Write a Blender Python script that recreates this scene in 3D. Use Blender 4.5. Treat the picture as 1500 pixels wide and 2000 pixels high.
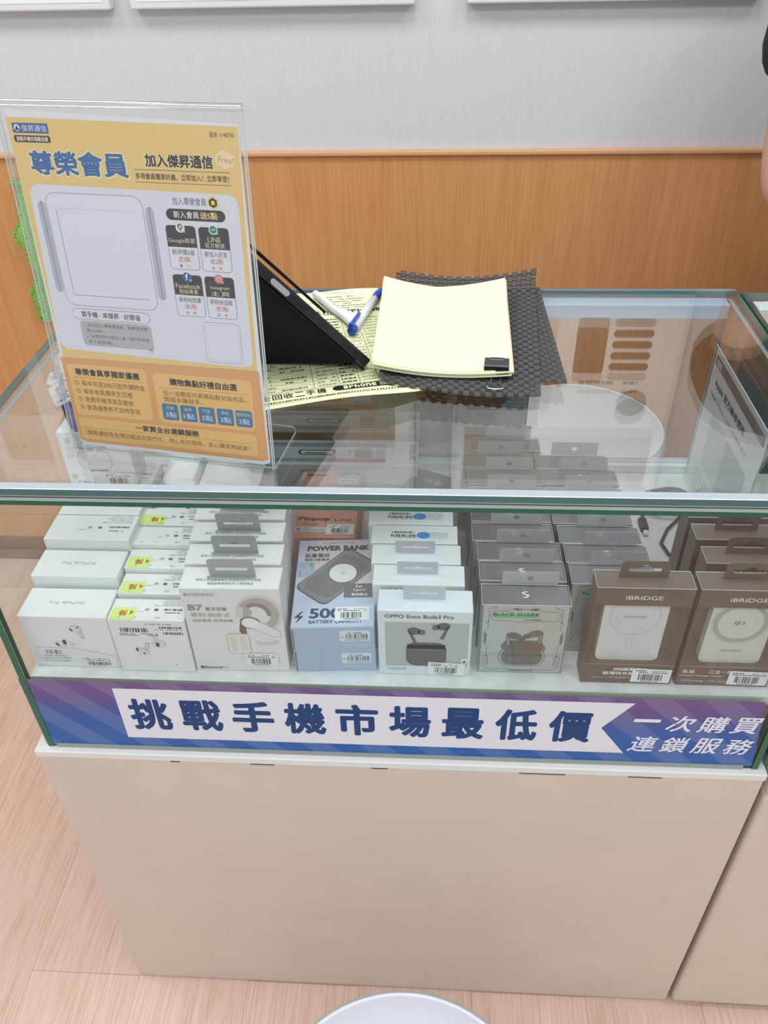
import bpy, bmesh, math, random
from mathutils import Vector, Matrix, noise
for _o in list(bpy.data.objects): bpy.data.objects.remove(_o)
SC = bpy.context.scene
COL = SC.collection
PI = math.pi
# ------------------------------------------------------------------ camera
cd = bpy.data.cameras.new('camera'); cam = bpy.data.objects.new('camera', cd); COL.objects.link(cam)
cd.sensor_fit = 'HORIZONTAL'; cd.sensor_width = 36.0; cd.lens = 1605.63 / 1500 * 36.0; cd.clip_start = .02
_r = Vector((.99836, .053396, -.020682)); _u = Vector((-.016624, .615902, .787648)); _w = Vector((-.054795, .786011, -.615779))
_m = Matrix((( _r.x, _u.x, -_w.x), (_r.y, _u.y, -_w.y), (_r.z, _u.z, -_w.z))).to_4x4()
_m.translation = (.48546, -.60042, 1.49562)
cam.matrix_world = _m
SC.camera = cam
# ------------------------------------------------------------------ world, lamps, exposure
SC.view_settings.view_transform = 'Standard'; SC.view_settings.look = 'None'
SC.view_settings.gamma = 1.0; SC.view_settings.use_curve_mapping = False
SC.view_settings.exposure = -0.36
try:
    SC.cycles.transparent_max_bounces = 40; SC.cycles.max_bounces = 10; SC.cycles.use_denoising = True
    SC.cycles.caustics_reflective = False; SC.cycles.caustics_refractive = False
except Exception: pass
wd = bpy.data.worlds.new('room_light'); SC.world = wd; wd.use_nodes = True
wd.node_tree.nodes['Background'].inputs[0].default_value = (.88, .945, 1.0, 1)
wd.node_tree.nodes['Background'].inputs[1].default_value = .84
def area(name, loc, sx, sy, power, rot=(0, 0, 0), col=(.95, .985, 1)):
    l = bpy.data.lights.new(name, 'AREA'); l.shape = 'RECTANGLE'; l.size = sx; l.size_y = sy; l.energy = power; l.color = col
    o = bpy.data.objects.new(name, l); COL.objects.link(o); o.location = loc; o.rotation_euler = rot; return o
LAMPS = [(-.7, .1), (.5, .1), (1.7, .1), (-.7, -1.3), (.5, -1.3), (1.7, -1.3)]
for x, y in LAMPS: area('ceiling_lamp', (x, y, 2.66), .6, .6, 11.8)

# ------------------------------------------------------------------ materials
def lin(h):
    h = h.lstrip('#'); c = [int(h[i:i + 2], 16) / 255 for i in (0, 2, 4)]
    return tuple(((x / 12.92) if x <= .04045 else ((x + .055) / 1.055) ** 2.4) for x in c) + (1,)
MATS = {}
def mat(hexc, rough=.55, spec=.4, metal=0.0, name=None):
    k = (hexc, rough, spec, metal)
    if k in MATS: return MATS[k]
    m = bpy.data.materials.new(name or 'paint_' + hexc.strip('#')); m.use_nodes = True
    b = m.node_tree.nodes['Principled BSDF']
    b.inputs['Base Color'].default_value = lin(hexc); b.inputs['Roughness'].default_value = rough
    b.inputs['Specular IOR Level'].default_value = spec; b.inputs['Metallic'].default_value = metal
    MATS[k] = m; return m
def glass(name, tint, extra=0.0, ior=1.5, haze=0.0, hazecol=(1, 1, 1, 1), rough=0.0):
    m = bpy.data.materials.new(name); m.use_nodes = True; n = m.node_tree; n.nodes.clear(); N = n.nodes.new; L = n.links.new
    out = N('ShaderNodeOutputMaterial'); mx = N('ShaderNodeMixShader'); tr = N('ShaderNodeBsdfTransparent'); gl = N('ShaderNodeBsdfGlossy')
    fr = N('ShaderNodeFresnel'); ge = N('ShaderNodeNewGeometry'); io = N('ShaderNodeMapRange')
    io.inputs['To Min'].default_value = ior; io.inputs['To Max'].default_value = 1 / ior
    L(ge.outputs['Backfacing'], io.inputs['Value']); L(io.outputs['Result'], fr.inputs['IOR'])
    ad = N('ShaderNodeMath'); ad.operation = 'ADD'; ad.use_clamp = True; ad.inputs[1].default_value = extra
    L(fr.outputs[0], ad.inputs[0]); L(ad.outputs[0], mx.inputs[0])
    tr.inputs[0].default_value = tint; gl.inputs['Roughness'].default_value = rough; gl.inputs[0].default_value = (1, 1, 1, 1)
    if haze > 0:
        df = N('ShaderNodeBsdfDiffuse'); df.inputs[0].default_value = hazecol; m2 = N('ShaderNodeMixShader'); m2.inputs[0].default_value = haze
        L(tr.outputs[0], m2.inputs[1]); L(df.outputs[0], m2.inputs[2]); L(m2.outputs[0], mx.inputs[1])
    else: L(tr.outputs[0], mx.inputs[1])
    L(gl.outputs[0], mx.inputs[2]); L(mx.outputs[0], out.inputs[0]); return m
def nodes_mat(name, build):
    m = bpy.data.materials.new(name); m.use_nodes = True; t = m.node_tree; b = t.nodes['Principled BSDF']; build(t, b); return m
def ramp(t, stops):
    r = t.nodes.new('ShaderNodeValToRGB'); e = r.color_ramp.elements
    while len(e) < len(stops): e.new(.5)
    for i, (p, c) in enumerate(stops): e[i].position = p; e[i].color = lin(c)
    return r
def _coord(t, scale, kind='Object', rot=(0, 0, 0)):
    tc = t.nodes.new('ShaderNodeTexCoord'); mp = t.nodes.new('ShaderNodeMapping'); mp.inputs['Scale'].default_value = scale
    mp.inputs['Rotation'].default_value = rot
    t.links.new(tc.outputs[kind], mp.inputs['Vector']); return mp
def _noise(t, mp, sc, detail=4, rough=.55):
    n = t.nodes.new('ShaderNodeTexNoise'); n.inputs['Scale'].default_value = sc; n.inputs['Detail'].default_value = detail
    n.inputs['Roughness'].default_value = rough; t.links.new(mp.outputs[0], n.inputs['Vector']); return n
def _mix(t, a, b, f, mode='MIX'):
    x = t.nodes.new('ShaderNodeMix'); x.data_type = 'RGBA'; x.blend_type = mode
    if isinstance(f, (int, float)): x.inputs[0].default_value = f
    else: t.links.new(f, x.inputs[0])
    for s, i in ((a, 6), (b, 7)):
        if isinstance(s, tuple): x.inputs[i].default_value = s
        else: t.links.new(s, x.inputs[i])
    return x.outputs[2]
def wood_wall(t, b):
    n1 = _noise(t, _coord(t, (9, 9, .55)), 6, 6, .6); n2 = _noise(t, _coord(t, (60, 60, 1.5)), 5, 3)
    r1 = ramp(t, [(.3, '#c88b56'), (.5, '#d29660'), (.72, '#daa16c')]); t.links.new(n1.outputs[0], r1.inputs[0])
    r2 = ramp(t, [(.35, '#c3854f'), (.6, '#dca670')]); t.links.new(n2.outputs[0], r2.inputs[0])
    t.links.new(_mix(t, r1.outputs[0], r2.outputs[0], .35), b.inputs['Base Color']); b.inputs['Roughness'].default_value = .42
    b.inputs['Specular IOR Level'].default_value = .3
def wall_paper(t, b):
    n1 = _noise(t, _coord(t, (40, 40, 3)), 8, 5, .65); r1 = ramp(t, [(.3, '#d3d3d6'), (.7, '#dadadd')])
    t.links.new(n1.outputs[0], r1.inputs[0]); t.links.new(r1.outputs[0], b.inputs['Base Color']); b.inputs['Roughness'].default_value = .7
    bp = t.nodes.new('ShaderNodeBump'); bp.inputs['Strength'].default_value = .12; bp.inputs['Distance'].default_value = .002
    t.links.new(n1.outputs[0], bp.inputs['Height']); t.links.new(bp.outputs[0], b.inputs['Normal'])
def floor_wood(t, b):
    n1 = _noise(t, _coord(t, (11, .8, 1)), 4.5, 7, .62); n2 = _noise(t, _coord(t, (70, 2.2, 1)), 4, 4, .6)
    r1 = ramp(t, [(.28, '#d2b09b'), (.45, '#e0c3af'), (.6, '#e8cebc'), (.78, '#ecd6c8')]); t.links.new(n1.outputs[0], r1.inputs[0])
    r2 = ramp(t, [(.38, '#cba68f'), (.55, '#ead3c4')]); t.links.new(n2.outputs[0], r2.inputs[0])
    c = _mix(t, r1.outputs[0], r2.outputs[0], .4)
    br = t.nodes.new('ShaderNodeTexBrick'); br.inputs['Scale'].default_value = 1; br.inputs['Brick Width'].default_value = 1.2
    br.inputs['Row Height'].default_value = .19; br.inputs['Mortar Size'].default_value = .0009; br.inputs['Mortar Smooth'].default_value = .3
    br.inputs['Color1'].default_value = (1, 1, 1, 1); br.inputs['Color2'].default_value = (.93, .92, .91, 1); br.inputs['Mortar'].default_value = (.7, .6, .52, 1)
    t.links.new(_coord(t, (1, 1, 1), rot=(0, 0, PI / 2)).outputs[0], br.inputs['Vector'])
    t.links.new(_mix(t, c, br.outputs[0], 1.0, 'MULTIPLY'), b.inputs['Base Color']); b.inputs['Roughness'].default_value = .38
def beige(t, b):
    n1 = _noise(t, _coord(t, (3, 3, 3)), 3, 3); r1 = ramp(t, [(.3, '#d6c7bc'), (.7, '#dbccc1')]); t.links.new(n1.outputs[0], r1.inputs[0])
    n2 = _noise(t, _coord(t, (14, 14, 60)), 3, 5); r2 = ramp(t, [(.70, '#ffffff'), (.78, '#b9a697')]); t.links.new(n2.outputs[0], r2.inputs[0])
    n3 = _noise(t, _coord(t, (5, 5, 5)), 2, 2); r3 = ramp(t, [(.5, '#000000'), (.62, '#ffffff')]); t.links.new(n3.outputs[0], r3.inputs[0])
    c = _mix(t, r1.outputs[0], r2.outputs[0], r3.outputs[0], 'MULTIPLY'); t.links.new(c, b.inputs['Base Color']); b.inputs['Roughness'].default_value = .45
def shelf_white(t, b):
    n1 = _noise(t, _coord(t, (12, 12, 12)), 4, 5); r1 = ramp(t, [(.3, '#d4d8da'), (.65, '#e6e9ea')]); t.links.new(n1.outputs[0], r1.inputs[0])
    t.links.new(r1.outputs[0], b.inputs['Base Color']); b.inputs['Roughness'].default_value = .5
def towel_green(t, b):
    n1 = _noise(t, _coord(t, (160, 160, 160)), 2, 3); r1 = ramp(t, [(.3, '#6fae3f'), (.65, '#a4d873')]); t.links.new(n1.outputs[0], r1.inputs[0])
    t.links.new(r1.outputs[0], b.inputs['Base Color']); b.inputs['Roughness'].default_value = .95
    bp = t.nodes.new('ShaderNodeBump'); bp.inputs['Distance'].default_value = .004; t.links.new(n1.outputs[0], bp.inputs['Height']); t.links.new(bp.outputs[0], b.inputs['Normal'])
def banner_grad(t, b):       # printed purple-to-blue gradient with diagonal bands
    tc = t.nodes.new('ShaderNodeTexCoord'); sp = t.nodes.new('ShaderNodeSeparateXYZ'); t.links.new(tc.outputs['Object'], sp.inputs[0])
    mr = t.nodes.new('ShaderNodeMapRange'); mr.inputs['From Min'].default_value = .645; mr.inputs['From Max'].default_value = .767
    t.links.new(sp.outputs['Z'], mr.inputs['Value'])
    r = ramp(t, [(.0, '#0a5aa8'), (.38, '#1259a8'), (.55, '#2f559e'), (.78, '#644c8c'), (1, '#6e5289')]); t.links.new(mr.outputs[0], r.inputs[0])
    ad = t.nodes.new('ShaderNodeMath'); ad.operation = 'ADD'; t.links.new(sp.outputs['X'], ad.inputs[0]); t.links.new(sp.outputs['Z'], ad.inputs[1])
    mm = t.nodes.new('ShaderNodeMath'); mm.operation = 'PINGPONG'; mm.inputs[1].default_value = .035; t.links.new(ad.outputs[0], mm.inputs[0])
    gt = t.nodes.new('ShaderNodeMath'); gt.operation = 'GREATER_THAN'; gt.inputs[1].default_value = .0175; t.links.new(mm.outputs[0], gt.inputs[0])
    ml = t.nodes.new('ShaderNodeMath'); ml.operation = 'MULTIPLY'; ml.inputs[1].default_value = .055; t.links.new(gt.outputs[0], ml.inputs[0])
    t.links.new(_mix(t, r.outputs[0], (1, 1, 1, 1), ml.outputs[0]), b.inputs['Base Color']); b.inputs['Roughness'].default_value = .3
M_WOOD = nodes_mat('orange_wood_panel', wood_wall); M_PAPER = nodes_mat('pale_wallpaper', wall_paper); M_FLOOR = nodes_mat('light_wood_floor', floor_wood)
M_BEIGE = nodes_mat('beige_laminate', beige); M_SHELF = nodes_mat('white_shelf', shelf_white); M_TOWEL = nodes_mat('green_terry', towel_green)
M_BANNER = nodes_mat('banner_print', banner_grad)
G_PANE = glass('clear_glass', (.965, .988, .978, 1), ior=1.4); G_TOP = glass('clear_top_glass', (.95, .978, .972, 1), extra=.065); G_SHEET = glass('clear_acrylic', (.985, .99, .99, 1)); G_TAB = glass('clear_plastic_tab', (.93, .94, .96, 1), haze=.50, hazecol=(.66, .68, .74, 1))
G_WRAP = glass('clear_wrap', (.985, .985, .985, 1), extra=.0, ior=1.45)
EDGE = mat('#1f6a57', .12, .6, name='green_glass_edge'); EDGE_D = mat('#3d6a6c', .1, .7, name='teal_glass_edge'); EDGE_L = mat('#a9b3bb', .15, .4, name='glass_edge_reflection')  # EDGE_L: pale colour paints in the bright reflections of polished glass edges
WHITE = mat('#e9ebee', .45); LWHITE = mat('#e4e6e9', .4)
BLACK = mat('#17171c', .5); DARK = mat('#2a2a30', .5)
CHROME = mat('#d9dadc', .18, .5, 1.0, name='chrome')

# ------------------------------------------------------------------ mesh building
class MB:
    def __init__(s): s.v = []; s.f = []; s.m = []; s.sm = []; s.mats = []
    def mi(s, m):
        if m not in s.mats: s.mats.append(m)
        return s.mats.index(m)
    def add(s, vs, fs, m, smooth=False):
        o = len(s.v); k = s.mi(m) if not isinstance(m, (list, tuple)) else None
        s.v += [tuple(v) for v in vs]
        for i, f in enumerate(fs):
            s.f.append(tuple(o + j for j in f)); s.m.append(k if k is not None else s.mi(m[i])); s.sm.append(smooth)
    def box(s, a, b, m, faces=None):
        # faces: optional dict of side name -> material  (x0 x1 y0 y1 z0 z1)
        (x0, y0, z0), (x1, y1, z1) = a, b
        vs = [(x0, y0, z0), (x1, y0, z0), (x1, y1, z0), (x0, y1, z0), (x0, y0, z1), (x1, y0, z1), (x1, y1, z1), (x0, y1, z1)]
        fs = [(0, 3, 2, 1), (4, 5, 6, 7), (0, 1, 5, 4), (2, 3, 7, 6), (0, 4, 7, 3), (1, 2, 6, 5)]
        nm = ['z0', 'z1', 'y0', 'y1', 'x0', 'x1']; faces = faces or {}
        s.add(vs, fs, [faces.get(n, m) for n in nm])
    def rbox(s, a, b, m, r=.001, seg=2, smooth=True):
        bm = bmesh.new(); bmesh.ops.create_cube(bm, size=1)
        c = [(p + q) / 2 for p, q in zip(a, b)]; d = [abs(q - p) for p, q in zip(a, b)]
        for v in bm.verts: v.co = Vector((c[0] + v.co.x * d[0], c[1] + v.co.y * d[1], c[2] + v.co.z * d[2]))
        bmesh.ops.bevel(bm, geom=bm.edges[:], offset=min(r, min(d) * .48), segments=seg, affect='EDGES', profile=.5)
        bm.verts.index_update(); s.add([v.co.copy() for v in bm.verts], [tuple(v.index for v in f.verts) for f in bm.faces], m, False); bm.free()
    def prism(s, pts, o, U, V, d, m, side=None, smooth=False):
        # polygon pts (2D) in frame o,U,V; extruded by d along -N (N faces the viewer)
        o, U, V = Vector(o), Vector(U), Vector(V); N = U.cross(V).normalized(); n = len(pts)
        top = [o + U * x + V * y for x, y in pts]; bot = [p - N * d for p in top]
        s.add(top + bot, [tuple(range(n)), tuple(range(2 * n - 1, n - 1, -1))], m)
        s.add(top + bot, [(i, n + i, n + (i + 1) % n, (i + 1) % n) for i in range(n)], side or m, smooth)
    def tube(s, pts, r, m, n=8, closed=False):
        pts = [Vector(p) for p in pts]; k = len(pts); vs = []; fs = []; up = Vector((.123, .31, .94)).normalized(); prev = None
        for i in range(k):
            a = pts[(i - 1) % k] if (i or closed) else pts[i]; b = pts[(i + 1) % k] if (i < k - 1 or closed) else pts[i]
            t = (b - a).normalized(); x = (prev - t * prev.dot(t)) if prev is not None else up.cross(t)
            if x.length < 1e-6: x = t.orthogonal()
            x.normalize(); prev = x.copy(); y = t.cross(x); rr = r[i] if isinstance(r, (list, tuple)) else r
            vs += [pts[i] + (x * math.cos(2 * PI * j / n) + y * math.sin(2 * PI * j / n)) * rr for j in range(n)]
        for i in range(k if closed else k - 1):
            q = (i + 1) % k
            fs += [(i * n + j, i * n + (j + 1) % n, q * n + (j + 1) % n, q * n + j) for j in range(n)]
        s.add(vs, fs, m, True)
        if not closed: s.add(vs[:n], [tuple(range(n - 1, -1, -1))], m); s.add(vs[-n:], [tuple(range(n))], m)
    def lathe(s, prof, m, n=48, c=(0, 0, 0)):
        vs = []; fs = []; k = len(prof)
        for i in range(n):
            a = 2 * PI * i / n; vs += [(c[0] + r * math.cos(a), c[1] + r * math.sin(a), c[2] + z) for r, z in prof]
        for i in range(n):
            q = (i + 1) % n; fs += [(i * k + j, q * k + j, q * k + j + 1, i * k + j + 1) for j in range(k - 1)]
        s.add(vs, fs, m, True)
    def grid(s, fn, nu, nv, m, smooth=True, flip=False):
        vs = [fn(i / nu, j / nv) for j in range(nv + 1) for i in range(nu + 1)]; w = nu + 1
        fs = [(j * w + i, j * w + i + 1, (j + 1) * w + i + 1, (j + 1) * w + i) for j in range(nv) for i in range(nu)]
        if flip: fs = [f[::-1] for f in fs]
        s.add(vs, fs, m, smooth)
    def build(s, name, parent=None, loc=None):
        me = bpy.data.meshes.new(name); me.from_pydata([tuple(v) for v in s.v], [], s.f); me.validate()
        for m in s.mats: me.materials.append(m)
        if len(me.polygons) == len(s.m):
            me.polygons.foreach_set('material_index', s.m); me.polygons.foreach_set('use_smooth', s.sm)
        o = bpy.data.objects.new(name, me); COL.objects.link(o)
        if parent: o.parent = parent
        if loc: o.location = loc
        return o
def tag(o, label=None, cat=None, group=None, kind=None):
    if label: o['label'] = label
    if cat: o['category'] = cat
    if group: o['group'] = group
    if kind: o['kind'] = kind
    return o
def thing(name, label, cat, loc=(0, 0, 0), rz=0, group=None):
    o = bpy.data.objects.new(name, None); COL.objects.link(o); o.location = loc; o.rotation_euler = (0, 0, rz); o.empty_display_size = .02
    return tag(o, label, cat, group)
def copy_tree(o, parent=None):
    c = o.copy(); COL.objects.link(c)
    if parent: c.parent = parent
    for ch in [x for x in o.children]: copy_tree(ch, c)
    return c
def dup(o, loc, rz=0, label=None, sc=None):
    c = copy_tree(o); c.location = loc; c.rotation_euler = (0, 0, rz)
    if label: c['label'] = label
    if sc: c.scale = sc
    return c
# ------------------------------------------------------------------ printing: flat ink shapes that belong to a part's mesh
_TC = {}
def glyphs(txt, bold=0.0, res=3):
    k = (txt, bold, res)
    if k not in _TC:
        c = bpy.data.curves.new('ink', 'FONT'); c.body = txt; c.size = 1.0; c.offset = bold; c.resolution_u = res
        o = bpy.data.objects.new('ink', c); COL.objects.link(o)
        me = bpy.data.meshes.new_from_object(o.evaluated_get(bpy.context.evaluated_depsgraph_get()))
        vs = [(v.co.x, v.co.y) for v in me.vertices]; fs = []
        for p in me.polygons:
            q = list(p.vertices)
            a = sum(vs[q[i]][0] * vs[q[(i + 1) % len(q)]][1] - vs[q[(i + 1) % len(q)]][0] * vs[q[i]][1] for i in range(len(q)))
            fs.append(tuple(q if a > 0 else q[::-1]))
        bpy.data.meshes.remove(me); bpy.data.objects.remove(o); bpy.data.curves.remove(c)
        xs = [v[0] for v in vs] or [0]; ys = [v[1] for v in vs] or [0]
        _TC[k] = (vs, fs, min(xs), max(xs), min(ys), max(ys))
    return _TC[k]
class Ink:
    """prints in millimetres on the face with origin o and unit axes U, V of mesh builder mb"""
    def __init__(s, mb, o, U, V, fn=None, step=6e-5, base=2e-4):
        s.mb = mb; s.o = Vector(o); s.U = Vector(U).normalized(); s.V = Vector(V).normalized(); s.N = s.U.cross(s.V); s.fn = fn; s.step = step; s.base = base
    def P(s, x, y, l):
        if s.fn: return s.fn(x, y, s.base + s.step * l)
        return s.o + s.U * (x * .001) + s.V * (y * .001) + s.N * (s.base + s.step * l)
    def poly(s, pts, c, l=1): s.mb.add([s.P(x, y, l) for x, y in pts], [tuple(range(len(pts)))], mat(c) if isinstance(c, str) else c)
    def rect(s, x, y, w, h, c, l=1): s.poly([(x, y), (x + w, y), (x + w, y + h), (x, y + h)], c, l)
    def rr(s, x, y, w, h, r, c, l=1, n=5):
        p = []
        for cx, cy, a in ((x + w - r, y + r, -90), (x + w - r, y + h - r, 0), (x + r, y + h - r, 90), (x + r, y + r, 180)):
            p += [(cx + r * math.cos(math.radians(a + 90 * i / n)), cy + r * math.sin(math.radians(a + 90 * i / n))) for i in range(n + 1)]
        s.poly(p, c, l)
    def rring(s, x, y, w, h, r, t, c, ci, l=1): s.rr(x, y, w, h, r, c, l); s.rr(x + t, y + t, w - 2 * t, h - 2 * t, max(r - t, .05), ci, l + 1)
    def ell(s, cx, cy, rx, ry, c, l=1, n=28, rot=0):
        ca, sa = math.cos(rot), math.sin(rot)
        s.poly([(cx + rx * math.cos(a) * ca - ry * math.sin(a) * sa, cy + rx * math.cos(a) * sa + ry * math.sin(a) * ca) for a in [2 * PI * i / n for i in range(n)]], c, l)
    def ring(s, cx, cy, r, t, c, l=1, n=40, a0=0, a1=360, ry=None):
        ry = ry or r; k = r and ry / r
        A = [math.radians(a0 + (a1 - a0) * i / n) for i in range(n + 1)]
        vs = [s.P(cx + r * math.cos(a), cy + ry * math.sin(a), l) for a in A] + [s.P(cx + (r - t) * math.cos(a), cy + (r - t) * k * math.sin(a), l) for a in A]
        s.mb.add(vs, [(n + 1 + i, i, i + 1, n + 2 + i) for i in range(n)], mat(c))
    def line(s, pts, t, c, l=1):
        for (x0, y0), (x1, y1) in zip(pts, pts[1:]):
            d = math.hypot(x1 - x0, y1 - y0) or 1; nx, ny = -(y1 - y0) / d * t / 2, (x1 - x0) / d * t / 2
            s.poly([(x0 - nx, y0 - ny), (x1 - nx, y1 - ny), (x1 + nx, y1 + ny), (x0 + nx, y0 + ny)], c, l)
    def text(s, t, x, y, h, c, w=None, al='l', bold=0.0, l=4, rot=0, shear=0.0, res=3):
        """y = bottom of the ink box, h = its height, w = its width (None keeps proportions); x by al"""
        vs, fs, x0, x1, y0, y1 = glyphs(t, 0.0, res)
        if not fs: return
        if bold > 0:      # heavier stroke: the outline repeated around a small circle
            nb = 6 if bold < .022 else 10; bs = [(bold * math.cos(2 * PI * i / nb), bold * math.sin(2 * PI * i / nb)) for i in range(nb)]; n0 = len(vs)
            fs = [tuple(j + q * n0 for j in f) for q in range(nb) for f in fs]; vs = [(a + dx, b + dy) for dx, dy in bs for a, b in vs]
            x0 -= bold; x1 += bold; y0 -= bold; y1 += bold; nv = n0
        else: nv = len(vs)
        sy = h / (y1 - y0) if y1 > y0 else h; sx = (w / (x1 - x0)) if w else sy; W = (x1 - x0) * sx
        ox = {'l': 0, 'c': -W / 2, 'r': -W}[al]; ca, sa = math.cos(rot), math.sin(rot); out = []
        for q_, (a, b) in enumerate(vs):
            px = (a - x0) * sx + ox; py = (b - y0) * sy; px += shear * py
            out.append(s.P(x + px * ca - py * sa, y + px * sa + py * ca, l + .09 * (q_ // nv)))
        s.mb.add(out, fs, mat(c) if isinstance(c, str) else c)
    def bars(s, x, y, w, h, seed=1, c='#1c1c1f', l=3, n=34):
        R = random.Random(seed); ws = [R.choice((1, 1, 2, 3)) for _ in range(n)]; k = w / sum(ws); p = x
        for i, a in enumerate(ws):
            if i % 2 == 0: s.rect(p, y, a * k, h, c, l)
            p += a * k
    def dash(s, x, y, w, h, seed=1, c='#4a4a50', l=3, gap=.35, rot=0):
        R = random.Random(seed); p = 0
        while p < w:
            a = min(R.uniform(.6, 2.2) * h, w - p)
            if R.random() > gap * .5: s.rect(x + p, y, a, h, c, l)
            p += a + h * .35
    def sticker(s, x, y, w, h, seed=1, rot=0.0, l=8):
        """shop price sticker: white slip with two lines of small print and a barcode"""
        q = Ink(s.mb, s.P(x, y, 0), s.U * math.cos(rot) + s.V * math.sin(rot), s.V * math.cos(rot) - s.U * math.sin(rot), None, s.step, s.base)
        q.rr(0, 0, w, h, .8, '#eceef0', l)
        q.dash(w * .08, h * .82, w * .28, h * .07, seed, '#3c3c40', l + 1); q.dash(w * .5, h * .83, w * .42, h * .05, seed + 1, '#77777c', l + 1)
        q.dash(w * .08, h * .69, w * .84, h * .07, seed + 2, '#4a4a50', l + 1); q.bars(w * .18, h * .15, w * .62, h * .46, seed + 3, l=l + 1); q.dash(w * .26, h * .05, w * .46, h * .06, seed + 4, '#55555a', l + 1, 0)
def front(mb, d=0): return Ink(mb, (0, -d, 0), (1, 0, 0), (0, 0, 1))
def top(mb, h): return Ink(mb, (0, 0, h), (1, 0, 0), (0, 1, 0))
def topinv(mb, w, d, h): return Ink(mb, (w, d, h), (-1, 0, 0), (0, -1, 0))     # print that reads from behind the counter
def slab_tab(w, h, t, hole, m, tilt=.0, r=4, slot=True):
    """hang tab: upright flap (mm) in its own mesh, standing at x=0..w, z=0..h, with a punched hole"""
    mb = MB(); n = 6; out = [(0, 0), (w, 0)]
    out += [(w - r + r * math.cos(a), h - r + r * math.sin(a)) for a in [PI / 2 * i / n for i in range(n + 1)]]
    out += [(r + r * math.cos(a), h - r + r * math.sin(a)) for a in [PI / 2 + PI / 2 * i / n for i in range(n + 1)]]
    if slot == 'euro':
        cx, cy, hw, hh = hole; inn = []
        inn += [(cx - hw + hh * math.cos(a), cy + hh * math.sin(a)) for a in [PI * 1.5 - PI * i / n for i in range(n + 1)]]
        inn += [(cx - hh * 1.9, cy + hh)] + [(cx + hh * 1.9 * math.cos(a), cy + hh + hh * 1.5 * math.sin(a)) for a in [PI - PI * i / 8 for i in range(1, 8)]] + [(cx + hh * 1.9, cy + hh)]
        inn += [(cx + hw + hh * math.cos(a), cy + hh * math.sin(a)) for a in [PI / 2 - PI * i / n for i in range(n + 1)]]
    else:
        cx, cy, rr_, _ = hole; inn = [(cx + rr_ * math.cos(a), cy + rr_ * math.sin(a)) for a in [-2 * PI * i / 20 for i in range(20)]]
    bm = bmesh.new(); k = .001
    vo = [bm.verts.new((x * k, 0, y * k)) for x, y in out]; vi = [bm.verts.new((x * k, 0, y * k)) for x, y in inn]
    es = [bm.edges.new((vo[i], vo[(i + 1) % len(vo)])) for i in range(len(vo))] + [bm.edges.new((vi[i], vi[(i + 1) % len(vi)])) for i in range(len(vi))]
    bmesh.ops.triangle_fill(bm, edges=es, use_beauty=True)
    bm.normal_update()
    for f in bm.faces:
        if f.normal.y > 0: f.normal_flip()
    bm.verts.index_update(); fv = [v.co.copy() for v in bm.verts]; ff = [tuple(v.index for v in f.verts) for f in bm.faces]; bm.free()
    mb.add(fv, ff, m); mb.add([v + Vector((0, t, 0)) for v in fv], [f[::-1] for f in ff], m)
    for loop in (out, inn):
        L = len(loop); vs = [(x * k, 0, y * k) for x, y in loop] + [(x * k, t, y * k) for x, y in loop]
        mb.add(vs, [(i, i + L, (i + 1) % L + L, (i + 1) % L) for i in range(L)], m)
    if tilt:
        c, s_ = math.cos(tilt), math.sin(tilt); mb.v = [(x, y * c - z * s_, y * s_ + z * c) for x, y, z in mb.v]
    return mb
# ================================================================== SETTING
YW = 1.073; ZW = 1.0665; HT = 1.05; ZS = .7645
def struct(name, mb): return tag(mb.build(name), kind='structure')
m = MB(); m.box((-2.6, -2.6, -.05), (3.4, YW, 0), M_FLOOR); struct('floor', m)
m = MB(); m.box((-2.6, YW + .006, 0), (3.4, YW + .12, 2.7), M_PAPER); struct('wall_back', m)
m = MB(); m.box((-2.6, YW, .08), (3.4, YW + .006, ZW - .006), M_WOOD); struct('trim_1', m)
m = MB(); m.rbox((-2.6, YW - .008, ZW - .006), (3.4, YW + .006, ZW + .003), mat('#dba87c', .4), .0025); struct('trim_2', m)
m = MB(); m.box((-2.6, YW - .004, 0), (3.4, YW + .006, .08), mat('#8a5a33', .5)); struct('baseboard_back', m)
m = MB(); m.box((-2.6, -2.6, 2.7), (3.4, YW + .12, 2.75), mat('#e8e8e8', .8)); struct('ceiling', m)
em = bpy.data.materials.new('lamp_diffuser'); em.use_nodes = True
_b = em.node_tree.nodes['Principled BSDF']; _b.inputs['Emission Color'].default_value = (.97, .99, 1, 1); _b.inputs['Emission Strength'].default_value = 3.0
for i, (x, y) in enumerate(LAMPS):
    m = MB(); m.box((x - .31, y - .31, 2.672), (x + .31, y + .31, 2.70), mat('#dcdcdc', .5)); fr = m.build('ceiling_light')
    tag(fr, 'square white ceiling light panel over the shop counter', 'ceiling light', 'ceiling light panels')
    m = MB(); m.box((x - .29, y - .29, 2.668), (x + .29, y + .29, 2.672), em); m.build('diffuser', fr)

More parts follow.
